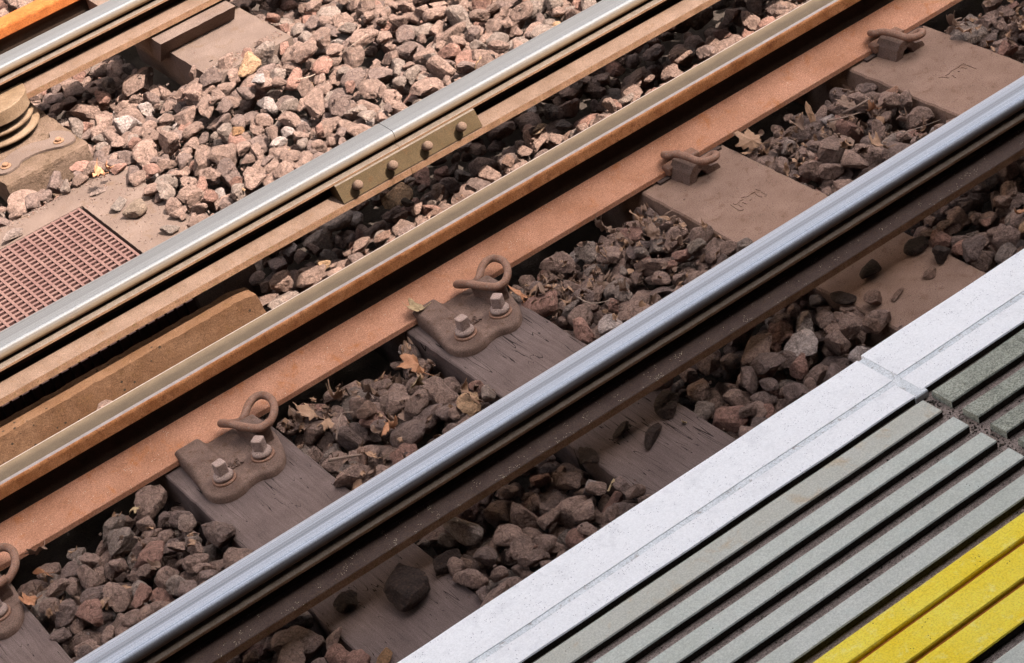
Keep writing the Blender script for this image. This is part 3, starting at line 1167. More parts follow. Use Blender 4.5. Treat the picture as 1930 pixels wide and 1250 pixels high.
def lathe(prof, n=56):
    bm = bmesh.new()
    R = [[bm.verts.new((r * math.cos(q * 2 * math.pi / n), r * math.sin(q * 2 * math.pi / n), z)) for q in range(n)] for r, z in prof]
    for a, b in zip(R, R[1:]):
        for q in range(n):
            bm.faces.new((a[q], a[(q + 1) % n], b[(q + 1) % n], b[q])).smooth = True
    bm.faces.new(R[0][::-1])
    bm.faces.new(R[-1])
    return bm


obj_bm('porcelain_body', lathe([(.060, -.010), (.062, .010), (.110, .016), (.117, .022), (.113, .028), (.065, .030), (.065, .044), (.104, .046), (.110, .052), (.106, .058), (.06, .060), (.06, .078)]), M['insulator'], ins)
# cap: rounded front, flat top, clamping the rail foot
bm = bmesh.new()
cap = []
for q in range(0, 25):
    a = math.radians(-150 + q * 5.0)
    cap.append((.112 * math.cos(a) * .98, .118 * math.sin(a)))
cap = [(-.16, -.095)] + [p for p in cap if p[0] > -.13] + [(.105, -.02), (.105, .06), (-.16, .06)]
A = [bm.verts.new((x, y, .080)) for x, y in cap]
B = [bm.verts.new((x, y, .1225)) for x, y in cap]
n = len(cap)
for i in range(n):
    bm.faces.new((A[i], A[(i + 1) % n], B[(i + 1) % n], B[i]))
bm.faces.new(B)
bm.faces.new(A[::-1])
obj_bm('cap', bm, M['insulator'], ins, bevel=.003, segs=2)
# base flange with two lugs
bm = bmesh.new()
lug = []
for (x, y) in [(.120, -.240), (.085, -.243), (.055, -.222), (.015, -.205), (-.030, -.205), (-.050, -.222), (-.085, -.228), (-.110, -.205), (-.104, -.180), (-.060, -.150), (-.02, -.135), (.03, -.140), (.075, -.165), (.095, -.13), (.128, -.175), (.130, -.215)]:
    lug.append((x, y, 0))
L2 = catmull(lug, 4, True)
poly_slab(bm, [(p.x, p.y) for p in L2], .001, .007)
obj_bm('base_flange', bm, M['concrete_pale'], ins)
for bx, by in ((.086, -.208), (-.074, -.196)):
    bm = bmesh.new()
    cyl(bm, (bx, by), .015, .007, .010, 24)
    cyl(bm, (bx, by), .0085, .010, .0175, 6)
    obj_bm('bolt', bm, M['foot_side'], ins)

# ------------------------------------------------------------------ ballast
def ico(sub):
    b = bmesh.new()
    bmesh.ops.create_icosphere(b, subdivisions=sub, radius=1)
    V = np.array([v.co[:] for v in b.verts])
    F = np.array([[v.index for v in f.verts] for f in b.faces])
    b.free()
    return V, F


IV, IF = ico(4)
IV2, IF2 = ico(3)


def rock(D, seed):
    r = np.random.default_rng(seed)
    n = r.integers(7, 12)
    N = r.normal(size=(n, 3))
    N /= np.linalg.norm(N, axis=1)[:, None]
    h = r.uniform(.52, .98, n)
    dots = D @ N.T
    rad = np.full(len(D), 1.5)
    cand = np.where(dots > .05, h[None, :] / np.maximum(dots, .05), 9)
    k = 48.0
    rad = -np.log(np.exp(-k * np.minimum(cand, 3)).sum(1) + np.exp(-k * 1.25)) / k
    # coarse lumps
    ph = r.uniform(0, 6, (6, 3))
    fr = r.uniform(2.5, 8, (6, 3)) * r.choice([-1, 1], (6, 3))
    for a in range(6):
        rad = rad + .009 * np.sin(D @ fr[a] + ph[a, 0])
    fr = r.uniform(9, 26, (8, 3)) * r.choice([-1, 1], (8, 3))
    for a in range(8):
        rad = rad - .011 * np.abs(np.sin(D @ fr[a] * .6 + a))
    rad = rad * (1 + r.normal(size=len(D)) * .009)
    P = D * rad[:, None]
    sc = np.array([r.uniform(.95, 1.3), r.uniform(.75, 1.0), r.uniform(.58, .85)])
    return P * sc


NP = 60
PROT = [rock(IV2, 100 + i) for i in range(NP)]
PROT_LO = [rock(ico(2)[0], 100 + i) for i in range(NP)]
LOF = ico(2)[1]


def tint(r, warm):
    base = np.array([.27, .175, .14]) if r.random() < .85 else np.array([.25, .185, .155])
    u = r.random()
    if u < .005:
        base = np.array([.44, .27, .16])
    elif u < .028:
        base = np.array([.38, .30, .27])
    elif u < .22:
        base = np.array([.20, .135, .115])
    elif u < .30:
        base = np.array([.285, .155, .12])
    return base * r.uniform(.78, 1.12)


def rotm(r, tilt):
    a = r.uniform(0, 2 * math.pi)
    Rz = np.array([[math.cos(a), -math.sin(a), 0], [math.sin(a), math.cos(a), 0], [0, 0, 1]])
    ax = r.normal(size=2)
    ax /= np.linalg.norm(ax)
    t = r.normal() * tilt
    K = np.array([[0, 0, ax[1]], [0, 0, -ax[0]], [-ax[1], ax[0], 0]])
    Rt = np.eye(3) + math.sin(t) * K + (1 - math.cos(t)) * (K @ K)
    f = np.diag([1, 1, r.choice([-1, 1])])
    if f[2, 2] < 0:
        f[0, 0] = -1
    return Rt @ Rz @ f


CELL = .005
X0, X1, YA, YB = -.1, 4.4, 2.86, 7.3
nxh, nyh = int((X1 - X0) / CELL), int((YB - YA) / CELL)
xc = X0 + (np.arange(nxh) + .5) * CELL
yc = YA + (np.arange(nyh) + .5) * CELL
XX, YY = np.meshgrid(xc, yc, indexing='ij')
# target surface of the stones
T = np.zeros_like(XX) - .012
crib = (YY > 3.1) & (YY < 4.06)
tt = np.clip((YY - 3.62) / (4.02 - 3.62), 0, 1)
T[crib] = (-.008 - .032 * tt ** 2)[crib]
T[YY <= 3.25] = -.004
T[(YY > 4.2) & (YY < 4.62)] = -.036
T[(YY >= 4.62) & (YY < 5.45)] = .018
band = (YY >= 5.45) & (YY < 6.1)
T[band] = -.03
d45 = np.clip((YY - 5.35) / .25, 0, 1)
sel = (YY > 5.35) & (YY < 5.62)
T[sel] = (.018 - .055 * d45)[sel]
T[YY >= 6.25] = .02
sel = (XX > 1.9) & (XX < 2.5) & (YY > 5.25) & (YY < 5.56)
T[sel] = .055
sel = (YY > 5.56) & (YY < 6.0) & (XX > 1.62) & (XX < 1.97)
T[sel] = -.03
sel = (YY > 5.55) & (YY < 6.0) & (XX > 2.34)
T[sel] = -.06
T += np.array(.008 * np.sin(XX * 17 + 1) * np.cos(YY * 13))
ALLOW = np.ones_like(XX, bool)
H = T - .075
H = np.maximum(H, -.16)


def block(x0, x1, y0, y1, z, allow=False):
    s = (XX > x0) & (XX < x1) & (YY > y0) & (YY < y1)
    H[s] = np.maximum(H[s], z)
    if not allow:
        ALLOW[s] = False


for xa, xb, kd in sleepers:
    block(xa - .004, xb + .004, 2.0, 4.26, 0)
block(-9, 9, 4.062, 4.205, .6)
block(-9, 9, 6.11, 6.30, .6)
block(-2, 1.545, 4.425, 4.50, .05)
sel_b = (XX < 1.56) & (YY >= 4.50) & (YY < 4.62)
T[sel_b] = -.11
H[sel_b] = -.16
block(-2, 1.455, 4.6, 5.27, .02)
block(-2, 1.60, 5.27, 5.375, .012)
block(1.455, 1.60, 4.6, 5.375, .012)
block(1.345, 1.612, 5.52, 5.95, .03)
block(1.39, 1.60, 5.49, 5.70, -.05)
block(1.95, 2.21, 5.68, 6.3, .11)
block(1.98, 2.255, 5.50, 6.0, .062)
ALLOW &= (YY > 2.9)


def visible(x, y, m=.28):
    d = np.array([x, y, -2.9])
    z = d @ FW
    u = (d @ RT) / z * FPX
    v = (d @ UP) / z * FPX
    mm = m * 850
    return abs(u) < 965 + mm and abs(v) < 625 + mm


stones = []


def stamp(x, y, a, b, c, ang):
    R = max(a, b)
    i0, i1 = max(0, int((x - R - X0) / CELL)), min(nxh, int((x + R - X0) / CELL) + 1)
    j0, j1 = max(0, int((y - R - YA) / CELL)), min(nyh, int((y + R - YA) / CELL) + 1)
    if i1 <= i0 or j1 <= j0:
        return None
    dx = xc[i0:i1, None] - x
    dy = yc[None, j0:j1] - y
    u = (dx * math.cos(ang) + dy * math.sin(ang)) / a
    v = (-dx * math.sin(ang) + dy * math.cos(ang)) / b
    r2 = u * u + v * v
    m = r2 < 1
    if not m.any():
        return None
    return (slice(i0, i1), slice(j0, j1)), m, np.sqrt(np.clip(1 - r2, 0, 1)) * c


r_ = np.random.default_rng(21)
idx = np.argwhere(ALLOW)
cnt = 0
misses = 0
while cnt < 9000 and misses < 900:
    s = float(np.clip(r_.lognormal(math.log(.0250), .26), .013, .042))
    best = None
    for _ in range(7):
        i, j = idx[r_.integers(len(idx))]
        x, y = xc[i] + r_.uniform(-.5, .5) * CELL, yc[j] + r_.uniform(-.5, .5) * CELL
        if best is None or (H[i, j] - T[i, j]) < best[0]:
            best = (H[i, j] - T[i, j], x, y, i, j)
    d, x, y, i, j = best
    if not visible(x, y):
        if r_.random() < .97:
            continue
    p = int(r_.integers(NP))
    Rm = rotm(r_, .35)
    if r_.random() < .14:
        Rm = rotm(r_, 1.3)
    V = PROT_LO[p] @ Rm.T * s
    ext = V.max(0) - V.min(0)
    cov = np.cov(V[:, :2].T)
    ew, ev = np.linalg.eigh(cov)
    ang = math.atan2(ev[1, 1], ev[0, 1])
    a = math.sqrt(ew[1]) * 1.95
    b = math.sqrt(ew[0]) * 1.95
    c = ext[2] / 2
    st = stamp(x, y, a, b, c * .95, ang)
    if st is None:
        continue
    sl, m, prof = st
    hh = H[sl][m]
    zc = np.percentile(hh + prof[m], 88)
    # rest a little deeper than the highest touch
    if H[sl][m].max() > .3:
        misses += 1
        continue
    if zc - (T[i, j]) > c * .55 + .006:
        misses += 1
        continue
    misses = 0
    H[sl] = np.where(m, np.maximum(H[sl], zc + prof), H[sl])
    stones.append((x, y, zc - (V.max(0)[2] + V.min(0)[2]) / 2, s, p, Rm, tint(r_, 1)))
    cnt += 1
print('stones', cnt)


def bake_stones(name, lst, label, kind='stuff', cat='ballast', g=1.0):
    VS, FS, CS = [], [], []
    off = 0
    for x, y, z, s, p, Rm, c in lst:
        hi = visible(x, y, .02)
        V = (PROT[p] if hi else PROT_LO[p]) @ Rm.T * s + np.array([x, y, z])
        F = IF2 if hi else LOF
        VS.append(V)
        FS.append(F + off)
        off += len(V)
        CS.append(np.tile(np.array([*(c * g), 1.0]), (len(V), 1)))
    V = np.concatenate(VS)
    F = np.concatenate(FS)
    C = np.concatenate(CS)
    me = bpy.data.meshes.new(name)
    me.vertices.add(len(V))
    me.vertices.foreach_set('co', V.astype(np.float32).ravel())
    me.loops.add(len(F) * 3)
    me.loops.foreach_set('vertex_index', F.astype(np.int32).ravel())
    me.polygons.add(len(F))
    me.polygons.foreach_set('loop_start', np.arange(0, len(F) * 3, 3, dtype=np.int32))
    me.polygons.foreach_set('use_smooth', np.zeros(len(F), dtype=bool))
    at_ = me.attributes.new('tint', 'FLOAT_COLOR', 'POINT')
    at_.data.foreach_set('color', C.astype(np.float32).ravel())
    me.update(calc_edges=True)
    me.materials.append(M['stone'])
    o = bpy.data.objects.new(name, me)
    link(o)
    return tag(o, label, cat, None, kind)


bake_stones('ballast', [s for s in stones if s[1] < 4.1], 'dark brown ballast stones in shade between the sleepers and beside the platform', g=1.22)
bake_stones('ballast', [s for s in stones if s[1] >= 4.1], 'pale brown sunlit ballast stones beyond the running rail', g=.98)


def ztop(x, y, R=.02, q=70):
    i0, i1 = int((x - R - X0) / CELL), int((x + R - X0) / CELL) + 1
    j0, j1 = int((y - R - YA) / CELL), int((y + R - YA) / CELL) + 1
    return float(np.percentile(np.minimum(H[i0:i1, j0:j1], .3), q))


# single stones one can point at
def stone(px, py, size, seed, c, label, zg=None, flat=.7, ang=0.0, el=1.25, tilt=0.1, group=None):
    """px, py: where its middle stands in the photograph; size: length in metres"""
    V = rock(IV, seed)
    if py < 600 and px < 1100 and size < .07:
        c = tuple(q * .8 for q in c)
    V = V / (V.max(0) - V.min(0)).max()
    V = V * np.array([el, 1, flat])
    V = V / (V.max(0) - V.min(0)).max() * size
    Rz = Matrix.Rotation(ang, 3, 'Z') @ Matrix.Rotation(tilt, 3, 'X')
    V = V @ np.array(Rz).T
    hgt = V[:, 2].max() - V[:, 2].min()
    z = 0
    for _ in range(4):
        p = at(px, py, z + hgt * .5)
        g = zg if zg is not None else ztop(p.x, p.y, size * .3)
        z = g
    V[:, 2] -= V[:, 2].min() + hgt * .04
    me = bpy.data.meshes.new('stone')
    me.from_pydata(V.tolist(), [], IF.tolist())
    a = me.attributes.new('tint', 'FLOAT_COLOR', 'POINT')
    a.data.foreach_set('color', np.tile(np.array([*c, 1.0], dtype=np.float32), len(V)))
    me.materials.append(M['stone'])
    o = bpy.data.objects.new('stone', me)
    o.location = (p.x, p.y, g)
    link(o)
    return tag(o, label, 'stone', group or 'loose stones')


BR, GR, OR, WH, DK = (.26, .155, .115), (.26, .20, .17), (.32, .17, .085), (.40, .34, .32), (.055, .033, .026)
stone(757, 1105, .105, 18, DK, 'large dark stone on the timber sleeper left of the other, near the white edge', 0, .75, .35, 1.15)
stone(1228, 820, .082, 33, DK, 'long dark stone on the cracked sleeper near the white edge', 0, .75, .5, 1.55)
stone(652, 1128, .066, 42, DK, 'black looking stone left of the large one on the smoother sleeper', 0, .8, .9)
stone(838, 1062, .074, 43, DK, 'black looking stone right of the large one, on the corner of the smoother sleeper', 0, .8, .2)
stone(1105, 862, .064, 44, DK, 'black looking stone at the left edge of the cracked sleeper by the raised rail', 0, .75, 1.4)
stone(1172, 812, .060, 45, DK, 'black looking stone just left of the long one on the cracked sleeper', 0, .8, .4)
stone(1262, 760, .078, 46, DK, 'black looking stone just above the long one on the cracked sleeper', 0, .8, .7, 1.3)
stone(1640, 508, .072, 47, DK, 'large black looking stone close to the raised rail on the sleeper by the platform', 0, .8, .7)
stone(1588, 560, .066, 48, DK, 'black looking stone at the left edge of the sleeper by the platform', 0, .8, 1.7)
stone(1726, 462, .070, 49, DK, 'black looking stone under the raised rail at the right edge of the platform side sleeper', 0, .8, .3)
stone(727, 1238, .048, 41, OR, 'small orange stone touching the white platform edge at the bottom of the photo', 0, .7, .2)
stone(1642, 612, .045, 52, BR, 'rough reddish stone left of the others on the concrete sleeper by the platform', 0, .85, 1.0, 1.0)
stone(1690, 556, .050, 53, BR, 'half moon stone lying on the concrete sleeper by the platform', 0, .5, .35, 1.5)
stone(1648, 564, .042, 54, BR, 'upright knobbly stone beside the half moon stone by the platform', 0, 1.0, 1.9, .9)
stone(1754, 514, .040, 57, BR, 'small stone with a broken face alone in the middle of the sleeper by the platform', 0, .7, .1)
stone(1773, 478, .046, 59, DK, 'tall dark stone standing on the sleeper by the platform', 0, 1.1, 1.4, .8)
stone(1818, 468, .056, 58, (.36, .19, .14), 'reddish angular stone on the right edge of the sleeper by the platform', .0, .8, .2)
stone(222, 385, .056, 61, GR, 'grey rounded stone on the concrete surround, left of the brown one', .012, .85, .3, 1.05)
stone(255, 392, .066, 63, (.28, .20, .15), 'brown stone with a black shadow on the concrete surround', .012, .9, .4, 1.05)
stone(318, 431, .054, 64, GR, 'grey angular stone lying alone at the foot of the bright rail', .012, .75, 2.6, 1.1)
stone(24, 443, .066, 66, (.30, .22, .19), 'pale stone on the far edge of the drain grating', .012, .7, .2)
stone(185, 360, .055, 67, (.28, .20, .17), 'flat stone at the corner where grating and concrete block meet', .012, .45, .3, 1.5)
stone(488, 148, .046, 71, WH, 'whitish stone among the brown ones below the concrete slab', None, .7, .1, 1.5)
stone(437, 214, .050, 73, OR, 'yellowish orange stone in the left part of the sunlit ballast', None, .6, .2, 1.4)
stone(574, 166, .040, 75, (.42, .25, .12), 'light orange stone in the middle of the sunlit ballast', None, .5, .5, 1.7)
stone(722, 443, .056, 81, BR, 'broad rounded stone just behind the running rail, left of the pointed pair', None, .7, .2)
stone(772, 395, .042, 82, DK, 'pointed dark stone just behind the running rail', None, 1.1, 1.5, .8)
stone(820, 393, .052, 83, BR, 'wedge shaped stone just behind the running rail, right of the pointed one', None, .7, -.3, 1.2)
stone(960, 305, .050, 84, BR, 'chunky stone just behind the running rail below the fishplate joint', None, .8, .9)
stone(1022, 268, .048, 85, (.33, .22, .15), 'brown stone just behind the running rail in the middle of the photo', None, .8, .3)
stone(1070, 243, .056, 86, BR, 'long flat stone just behind the running rail right of the brown one', None, .5, .5, 1.6)
stone(1686, 207, .052, 91, (.34, .18, .12), 'large rounded reddish stone against the side of the right concrete sleeper', None, .85, .1, 1.05)
stone(690, 872, .062, 92, BR, 'tall oval stone touching the blue rail, right of the twigs', None, .8, 1.2, 1.2)
stone(1312, 462, .046, 93, (.28, .21, .17), 'pointed upright stone in front of the second concrete sleeper', None, 1.2, 1.6, .8)
stone(350, 985, .060, 94, (.31, .21, .17), 'big rough stone beside the smoother timber sleeper at the left', None, .9, .7, 1.05)
stone(690, 768, .052, 95, BR, 'rounded stone in the middle of the leafy gap between the timber sleepers', None, .85, .2, 1.1)


# ------------------------------------------------------------------ leaves and twigs
def leaf_mesh(seed, size, curl=1.0, lobes=5, kind='maple'):
    r = np.random.default_rng(seed)
    n = 60
    th = np.linspace(0, 2 * math.pi, n, endpoint=False)
    if kind == 'maple':
        rad = np.zeros(n)
        for k, (a, l, wd) in enumerate(((90, 1.0, 20), (38, .92, 19), (142, .92, 19), (-15, .62, 17), (195, .62, 17))):
            d = np.abs((np.degrees(th) - a + 180) % 360 - 180)
            rad = np.maximum(rad, l * np.clip(1 - (d / (wd * 2.6)), 0, 1) ** .7)
        rad = np.maximum(rad, .42)
        rad *= 1 + .10 * np.sin(th * 17 + seed) + r.normal(size=n) * .03
    else:
        rad = .38 / np.sqrt((np.cos(th) ** 2) * 1.0 + (np.sin(th) * .38) ** 2)
        rad *= 1 + .05 * np.sin(th * 13 + seed)
    rings = 7
    V = [(0, 0, 0)]
    for q in range(1, rings + 1):
        f = q / rings
        for k in range(n):
            V.append((rad[k] * f * math.cos(th[k]), rad[k] * f * math.sin(th[k]), 0))
    V = np.array(V)
    F = []
    for k in range(n):
        F.append((0, 1 + k, 1 + (k + 1) % n))
    for q in range(rings - 1):
        for k in range(n):
            a = 1 + q * n + k
            b = 1 + q * n + (k + 1) % n
            F.append((a, a + n, b + n, b))
    # bend about one axis, then crumple
    a = r.uniform(0, math.pi)
    u = V[:, 0] * math.cos(a) + V[:, 1] * math.sin(a)
    z = curl * .55 * u ** 2 * (1 if r.random() < .6 else -1)
    a2 = a + 1.3
    u2 = V[:, 0] * math.cos(a2) + V[:, 1] * math.sin(a2)
    z += curl * .35 * u2 * np.abs(u2)
    for k in range(5):
        fr = r.uniform(2, 6, 2) * r.choice([-1, 1], 2)
        z += curl * .055 * np.sin(V[:, 0] * fr[0] + V[:, 1] * fr[1] + k)
    rr = np.hypot(V[:, 0], V[:, 1])
    shrink = 1 - .22 * curl * np.abs(z)
    V[:, 2] = z * 1.35
    V[:, 0] *= r.uniform(.7, .95)
    V[:, 0] *= shrink
    V[:, 1] *= shrink
    # midrib creases
    for aa in (90, 38, 142):
        d = np.abs(V[:, 0] * math.sin(math.radians(aa)) - V[:, 1] * math.cos(math.radians(aa)))
        V[:, 2] += .035 * np.clip(1 - d / .10, 0, 1)
    return V * size, F


def leaf(px, py, size, seed, mat, label, rot=(0, 0, 0), curl=1.0, kind='maple', z=None, dz=.012, stem=True):
    size *= 1.08
    V, F = leaf_mesh(seed, size, curl, kind=kind)
    bm = bmesh.new()
    vs = [bm.verts.new(v) for v in V]
    for f in F:
        bm.faces.new([vs[i] for i in f]).smooth = True
    me_b = bm
    p = at(px, py, 0)
    zz = z
    for _ in range(3):
        if z is None:
            zz = ztop(p.x, p.y, .02, 80) + dz
        p = at(px, py, zz)
    o = obj_bm('leaf', me_b, M[mat])
    o.location = (p.x, p.y, zz)
    o.rotation_euler = rot
    m = o.modifiers.new('thickness', 'SOLIDIFY')
    m.thickness = .0006
    tag(o, label, 'leaf', 'fallen leaves')
    if stem:
        b2 = bmesh.new()
        tube(b2, [(0, 0, 0), (0, -size * .45, size * .1), (size * .1, -size * .85, size * .35)], .0009, 6, 4)
        obj_bm('leaf_stalk', b2, M[mat], o)
    return o


leaf(786, 690, .048, 3, 'leaf_orange', 'large orange brown maple leaf standing by the left edge of the cracked sleeper', (.7, .3, .3), .8, dz=.022)
leaf(787, 722, .026, 4, 'leaf_yellow', 'small folded pale yellow leaf below the large orange brown one', (.9, .2, 2.5), .8, dz=.02)
leaf(735, 806, .036, 5, 'leaf_orange', 'orange leaf on the stones in the middle of the leafy gap', (.5, .1, 2.9), .7, dz=.018)
leaf(587, 778, .040, 6, 'leaf_tan', 'golden curled leaf just right of the left looped clip', (1.0, .3, .9), 1.0, dz=.02)
leaf(612, 795, .030, 7, 'leaf_tan', 'tan ragged leaf just in front of the golden curled one', (.5, -.3, 2.6), .7, dz=.018)
leaf(636, 747, .032, 8, 'leaf_tan', 'arched tan leaf in the shadow of the rail foot, left gap', (.6, .2, 2.0), 1.2, dz=.025)
leaf(560, 786, .024, 9, 'leaf_brown', 'dark pointed leaf at the corner beside the left looped clip', (1.1, .2, .2), 1.0, 'oval', dz=.02)
leaf(1418, 266, .048, 10, 'leaf_tan', 'big tan maple leaf leaning on the second concrete sleeper', (.35, -.35, .3), .45, dz=.028)
leaf(978, 552, .040, 12, 'leaf_orange', 'bright orange leaf at the right side of the middle baseplate', (.5, .5, .5), .5, 'oval', z=.018)
leaf(788, 583, .034, 13, 'leaf_yellow', 'pale crumpled leaf lying on the running rail foot', (.15, .1, 1.0), .9, z=.040)
leaf(1526, 214, .030, 14, 'leaf_tan', 'narrow pointed leaf standing upright in the upper right gap', (1.35, .0, .1), .35, 'oval', dz=.02)
leaf(1660, 277, .036, 15, 'leaf_tan', 'tan star shaped leaf touching the blue rail in the upper right gap', (.3, .3, .7), .8, dz=.015)
leaf(1648, 205, .022, 16, 'leaf_orange', 'small pinkish curled leaf left of the large reddish stone', (.6, .4, 1.4), 1.1, dz=.018)
leaf(1152, 917, .018, 17, 'leaf_yellow', 'small bright yellow curled leaf in the dark near the white edge', (.4, .2, 2.2), 1.2, 'oval', dz=.02)
leaf(1291, 797, .009, 18, 'leaf_yellow', 'tiny pale leaf scrap on the cracked sleeper near the white edge', (.3, .2, 1), 1.2, z=.004, stem=False)
leaf(190, 325, .026, 19, 'leaf_orange', 'crumpled orange leaf beside the insulator block', (.3, .4, .4), 1.7, dz=.015)
leaf(205, 318, .020, 20, 'leaf_orange', 'second crumpled orange leaf just right of the one by the insulator block', (.5, -.4, 1.7), 1.7, dz=.018)
leaf(82, 1078, .024, 21, 'leaf_orange', 'orange leaf in a dark hollow near the lower left corner', (.5, .1, .7), 1.0, 'oval', dz=.014)
leaf(75, 1040, .032, 22, 'leaf_brown', 'reddish brown leaf below the left end of the rail foot', (.3, .2, 2.2), .8, dz=.012)
leaf(58, 1132, .026, 23, 'leaf_orange', 'pink and orange leaf beside the lower left sleeper', (.3, -.2, 1.2), .7, dz=.012)
leaf(255, 958, .016, 24, 'leaf_yellow', 'small yellowish curled leaf among the stones left of the smoother sleeper', (.7, .2, 1.9), 1.3, dz=.015)
leaf(1925, 400, .024, 25, 'leaf_orange', 'orange leaf at the right edge of the photo in the dark ballast', (.3, .2, 1.9), .7, 'oval', dz=.018)
leaf(1600, 198, .036, 26, 'leaf_brown', 'grey brown leaf with a raised rib in the upper right gap', (.5, -.2, .5), .5, dz=.02)
leaf(1506, 232, .032, 27, 'leaf_brown', 'dull curled leaf with fingers at the left of the upper right gap', (.5, .3, 2.7), 1.2, dz=.015)
leaf(1202, 412, .026, 28, 'leaf_tan', 'long tan leaf standing in the corner of the middle gap', (1.2, .3, .9), .5, 'oval', dz=.024)
leaf(1232, 440, .032, 29, 'leaf_brown', 'dark crumpled leaf against the second concrete sleeper', (.4, -.3, .3), 1.4, dz=.018)
leaf(1140, 432, .034, 30, 'leaf_brown', 'brown leaf in the shadow of the rail foot, middle gap', (.5, .3, .9), 1.2, dz=.014)
leaf(1020, 540, .030, 31, 'leaf_brown', 'dark shrivelled leaf right of the bright orange one', (.5, .5, 1.9), 1.5, dz=.014)
leaf(1280, 455, .026, 32, 'leaf_brown', 'purplish brown leaf behind the pointed upright stone', (.5, -.1, 1.4), 1.2, dz=.014)
leaf(1800, 45, .030, 33, 'leaf_brown', 'dull folded leaf right of the far clip at the top right', (.5, .3, .4), 1.3, dz=.015)
leaf(1820, 60, .028, 34, 'leaf_tan', 'tan folded leaf on the edge of the last concrete sleeper', (.5, -.4, 1.4), 1.0, dz=.012)
leaf(700, 1000 - 140, .0245, 35, 'leaf_tan', 'small tan curled leaf left of the tall oval stone', (.4, .1, .4), 1.3, dz=.012)
leaf(672, 905, .026, 36, 'leaf_tan', 'pale curled leaf near the sleeper edge below the twigs', (.5, .4, 2.4), 1.4, dz=.012)
leaf(705, 745, .030, 37, 'leaf_brown', 'brown curled leaf among stones at the centre of the leafy gap', (.5, .4, 1.1), 1.4, dz=.014)
leaf(880, 740, .026, 38, 'leaf_tan', 'long folded leaf near the blue rail, left of the cracked sleeper', (.8, .2, .3), 1.2, 'oval', dz=.014)

# curled scraps nobody could count
VS, FS, off = [], [], 0
rl = np.random.default_rng(77)
zones = [((1.33, 1.70), (3.90, 4.03), 70), ((1.33, 1.70), (3.45, 3.90), 60), ((1.955, 2.39), (3.80, 4.03), 110), ((2.0, 2.39), (3.5, 3.8), 40), ((2.66, 3.05), (3.80, 4.03), 80), ((2.66, 3.05), (3.5, 3.8), 40), ((3.33, 3.7), (3.7, 4.03), 80), ((.66, 1.05), (3.75, 4.03), 26), ((1.9, 3.2), (4.24, 4.45), 14)]
for (xa, xb), (ya, yb), nn in zones:
    for _ in range(nn):
        x, y = rl.uniform(xa, xb), rl.uniform(ya, yb)
        size = rl.uniform(.009, .022)
        V, F = leaf_mesh(int(rl.integers(1e6)), size, rl.uniform(1, 2.2), kind='oval' if rl.random() < .55 else 'maple')
        V = V[:1 + 60 * 7]
        keep = np.arange(len(V))
        Rm = np.array((Matrix.Rotation(rl.uniform(0, 6.28), 3, 'Z') @ Matrix.Rotation(rl.normal() * .9, 3, 'X') @ Matrix.Rotation(rl.normal() * .6, 3, 'Y')))
        V = V @ Rm.T + np.array([x, y, ztop(x, y, .012, 60) + .004])
        VS.append(V)
        FS += [tuple(i + off for i in f) for f in F]
        off += len(V)
me = bpy.data.meshes.new('leaf_litter')
me.from_pydata(np.concatenate(VS).tolist(), [], FS)
for p in me.polygons:
    p.use_smooth = True
mi = np.repeat(rl.integers(0, 3, len(VS)), len(FS) // len(VS))
me.materials.append(M['leaf_brown'])
me.materials.append(M['leaf_brown'])
me.materials.append(M['leaf_tan'])
me.polygons.foreach_set('material_index', mi.astype(np.int32))
o = bpy.data.objects.new('leaf_litter', me)
link(o)
tag(o, 'small curled dry leaf scraps scattered in the gaps between the sleepers', 'leaf litter', None, 'stuff')


def twig(pts, r, mat, label, dz=.01):
    P = []
    for px, py, dd in pts:
        p = at(px, py, 0)
        for _ in range(3):
            z = ztop(p.x, p.y, .02, 85) + dz + dd
            p = at(px, py, z)
        P.append(p)
    bm = bmesh.new()
    c = P[0].copy()
    tube(bm, [p - c for p in P], r, 8, 6, (1, .55))
    o = obj_bm('twig', bm, M[mat])
    o.location = c
    return tag(o, label, 'twig', 'dry twigs')


twig([(645, 100, 0), (668, 82, .006), (692, 64, .012)], .0013, 'twig', 'thin pale twig at the upper middle of the sunlit ballast')
twig([(560, 150, 0), (585, 144, .004), (604, 134, .004), (612, 128, 0)], .0016, 'twig', 'short bent pale twig left of the light orange stone')
twig([(1700, 251, 0), (1735, 240, .003), (1772, 226, .006)], .0012, 'twig', 'straight pale stalk reaching the blue rail in the upper right gap')
twig([(1590, 213, 0), (1615, 201, .004), (1640, 186, .01)], .0042, 'twig_dark', 'thick dark stick in the upper right gap')
twig([(1560, 228, 0), (1590, 222, .0), (1622, 212, 0)], .0030, 'twig_dark', 'flat brown stick left of the thick dark one')
twig([(620, 868, 0), (650, 862, .003), (690, 856, .002)], .0040, 'twig_dark', 'thick grey brown stick left of the tall oval stone')
twig([(634, 830, 0), (638, 800, .01), (645, 780, .02), (668, 777, .016)], .0022, 'twig_dark', 'bent dark twig standing in the leafy gap')
twig([(765, 660, .0), (758, 675, .008), (768, 690, .012)], .0010, 'twig', 'thin curved stalk of the large orange brown leaf')
twig([(690, 725, 0), (697, 740, .004), (704, 752, .002)], .0022, 'twig_dark', 'short forked twig above the centre of the leafy gap')
twig([(1088, 560, 0), (1115, 572, .003), (1150, 566, .002)], .0015, 'twig', 'thin pale stalk in the middle gap near the flat stones')
twig([(1795, 40, 0), (1812, 34, .003)], .0036, 'twig_dark', 'short dark stick at the top right beside the last sleeper')

# ------------------------------------------------------------------ grit and chips nobody could count
GV, GF = ico(1)
rg = np.random.default_rng(5)
VS, FS, CS, off = [], [], [], 0


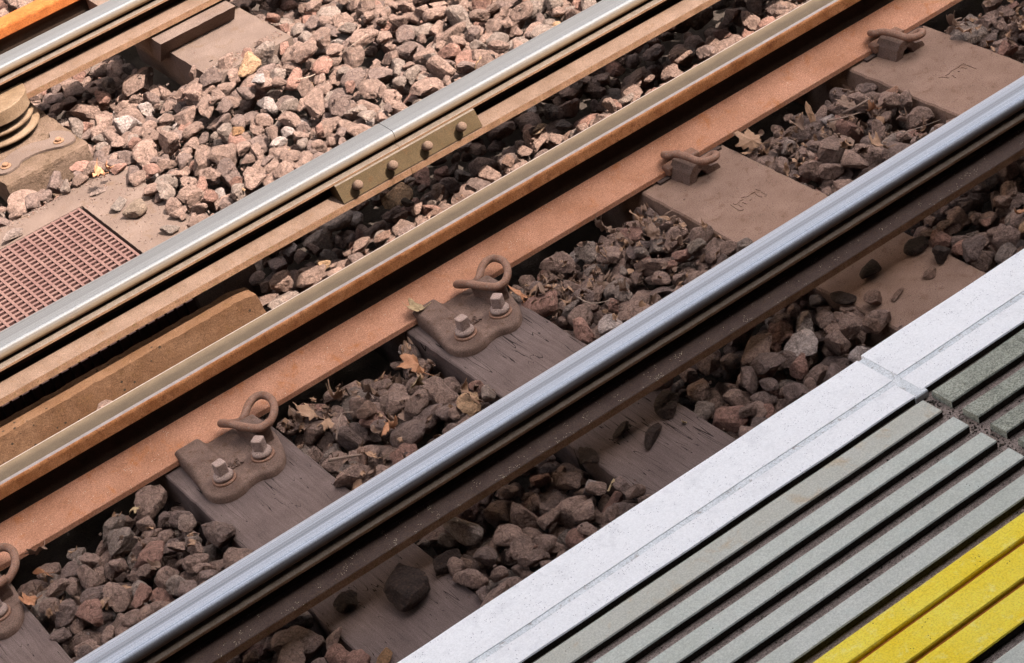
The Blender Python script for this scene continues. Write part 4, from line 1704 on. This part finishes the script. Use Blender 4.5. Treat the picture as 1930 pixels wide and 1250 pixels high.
def grain(x, y, z, s, c):
    global off
    V = GV * rg.uniform(.55, 1.25, (len(GV), 1)) * np.array([1.2, .9, .7]) * s
    V = V @ rotm(rg, .6).T + np.array([x, y, z + s * .35])
    VS.append(V)
    FS.append(GF + off)
    CS.append(np.tile(np.array([*c, 1.0]), (len(V), 1)))
    off += len(V)


for _ in range(5200):                      # fines among the ballast and along the sleeper edges
    x, y = rg.uniform(.2, 3.7), rg.uniform(3.05, 6.0)
    i, j = int((x - X0) / CELL), int((y - YA) / CELL)
    if H[i, j] > .2 or not visible(x, y, .02):
        continue
    on_flat = not ALLOW[i, j]
    if on_flat and rg.random() > .12:
        continue
    grain(x, y, H[i, j] - (0 if on_flat else .006), rg.uniform(.0009, .0024) if on_flat else rg.uniform(.002, .0055), tint(rg, 1) * (.8 if on_flat else 1))
for _ in range(900):                       # crumbs where the stones meet the concrete surround and the slabs
    t = rg.random()
    x, y = (rg.uniform(1.46, 1.64), rg.uniform(4.65, 5.37)) if t < .45 else ((rg.uniform(1.2, 1.6), rg.normal(5.365, .012)) if t < .7 else (rg.uniform(1.99, 2.24), rg.uniform(5.47, 5.54)))
    grain(x, y, .012 if t < .7 else .062, rg.uniform(.0008, .003), tint(rg, 1))
gr = [(1.8505), (1.8010), (1.7530), (1.7053), (1.6572), (1.6073), (1.4545)]
for _ in range(1500):                      # dirt lying in the platform grooves
    yy = gr[rg.integers(len(gr))] + rg.uniform(-.009, .008)
    x = rg.uniform(-.3, 2.6)
    if math.sin(x * 9 + yy * 40) + rg.normal() * .7 < .1:
        continue
    grain(x, yy, ZP - .0108, rg.uniform(.0005, .0016), np.array([.12, .09, .07]) * rg.uniform(.4, 1.8))
for _ in range(420):
    grain(JX + rg.normal() * .006, rg.uniform(1.45, 1.86), ZP - .0108, rg.uniform(.0006, .0018), np.array([.12, .1, .08]) * rg.uniform(.4, 1.6))
V = np.concatenate(VS)
F = np.concatenate(FS)
me = bpy.data.meshes.new('grit')
me.from_pydata(V.tolist(), [], F.tolist())
a = me.attributes.new('tint', 'FLOAT_COLOR', 'POINT')
a.data.foreach_set('color', np.concatenate(CS).astype(np.float32).ravel())
me.materials.append(M['stone'])
o = bpy.data.objects.new('grit', me)
link(o)
tag(o, 'fine grit and chips scattered over ballast, sleepers and platform grooves', 'grit', None, 'stuff')
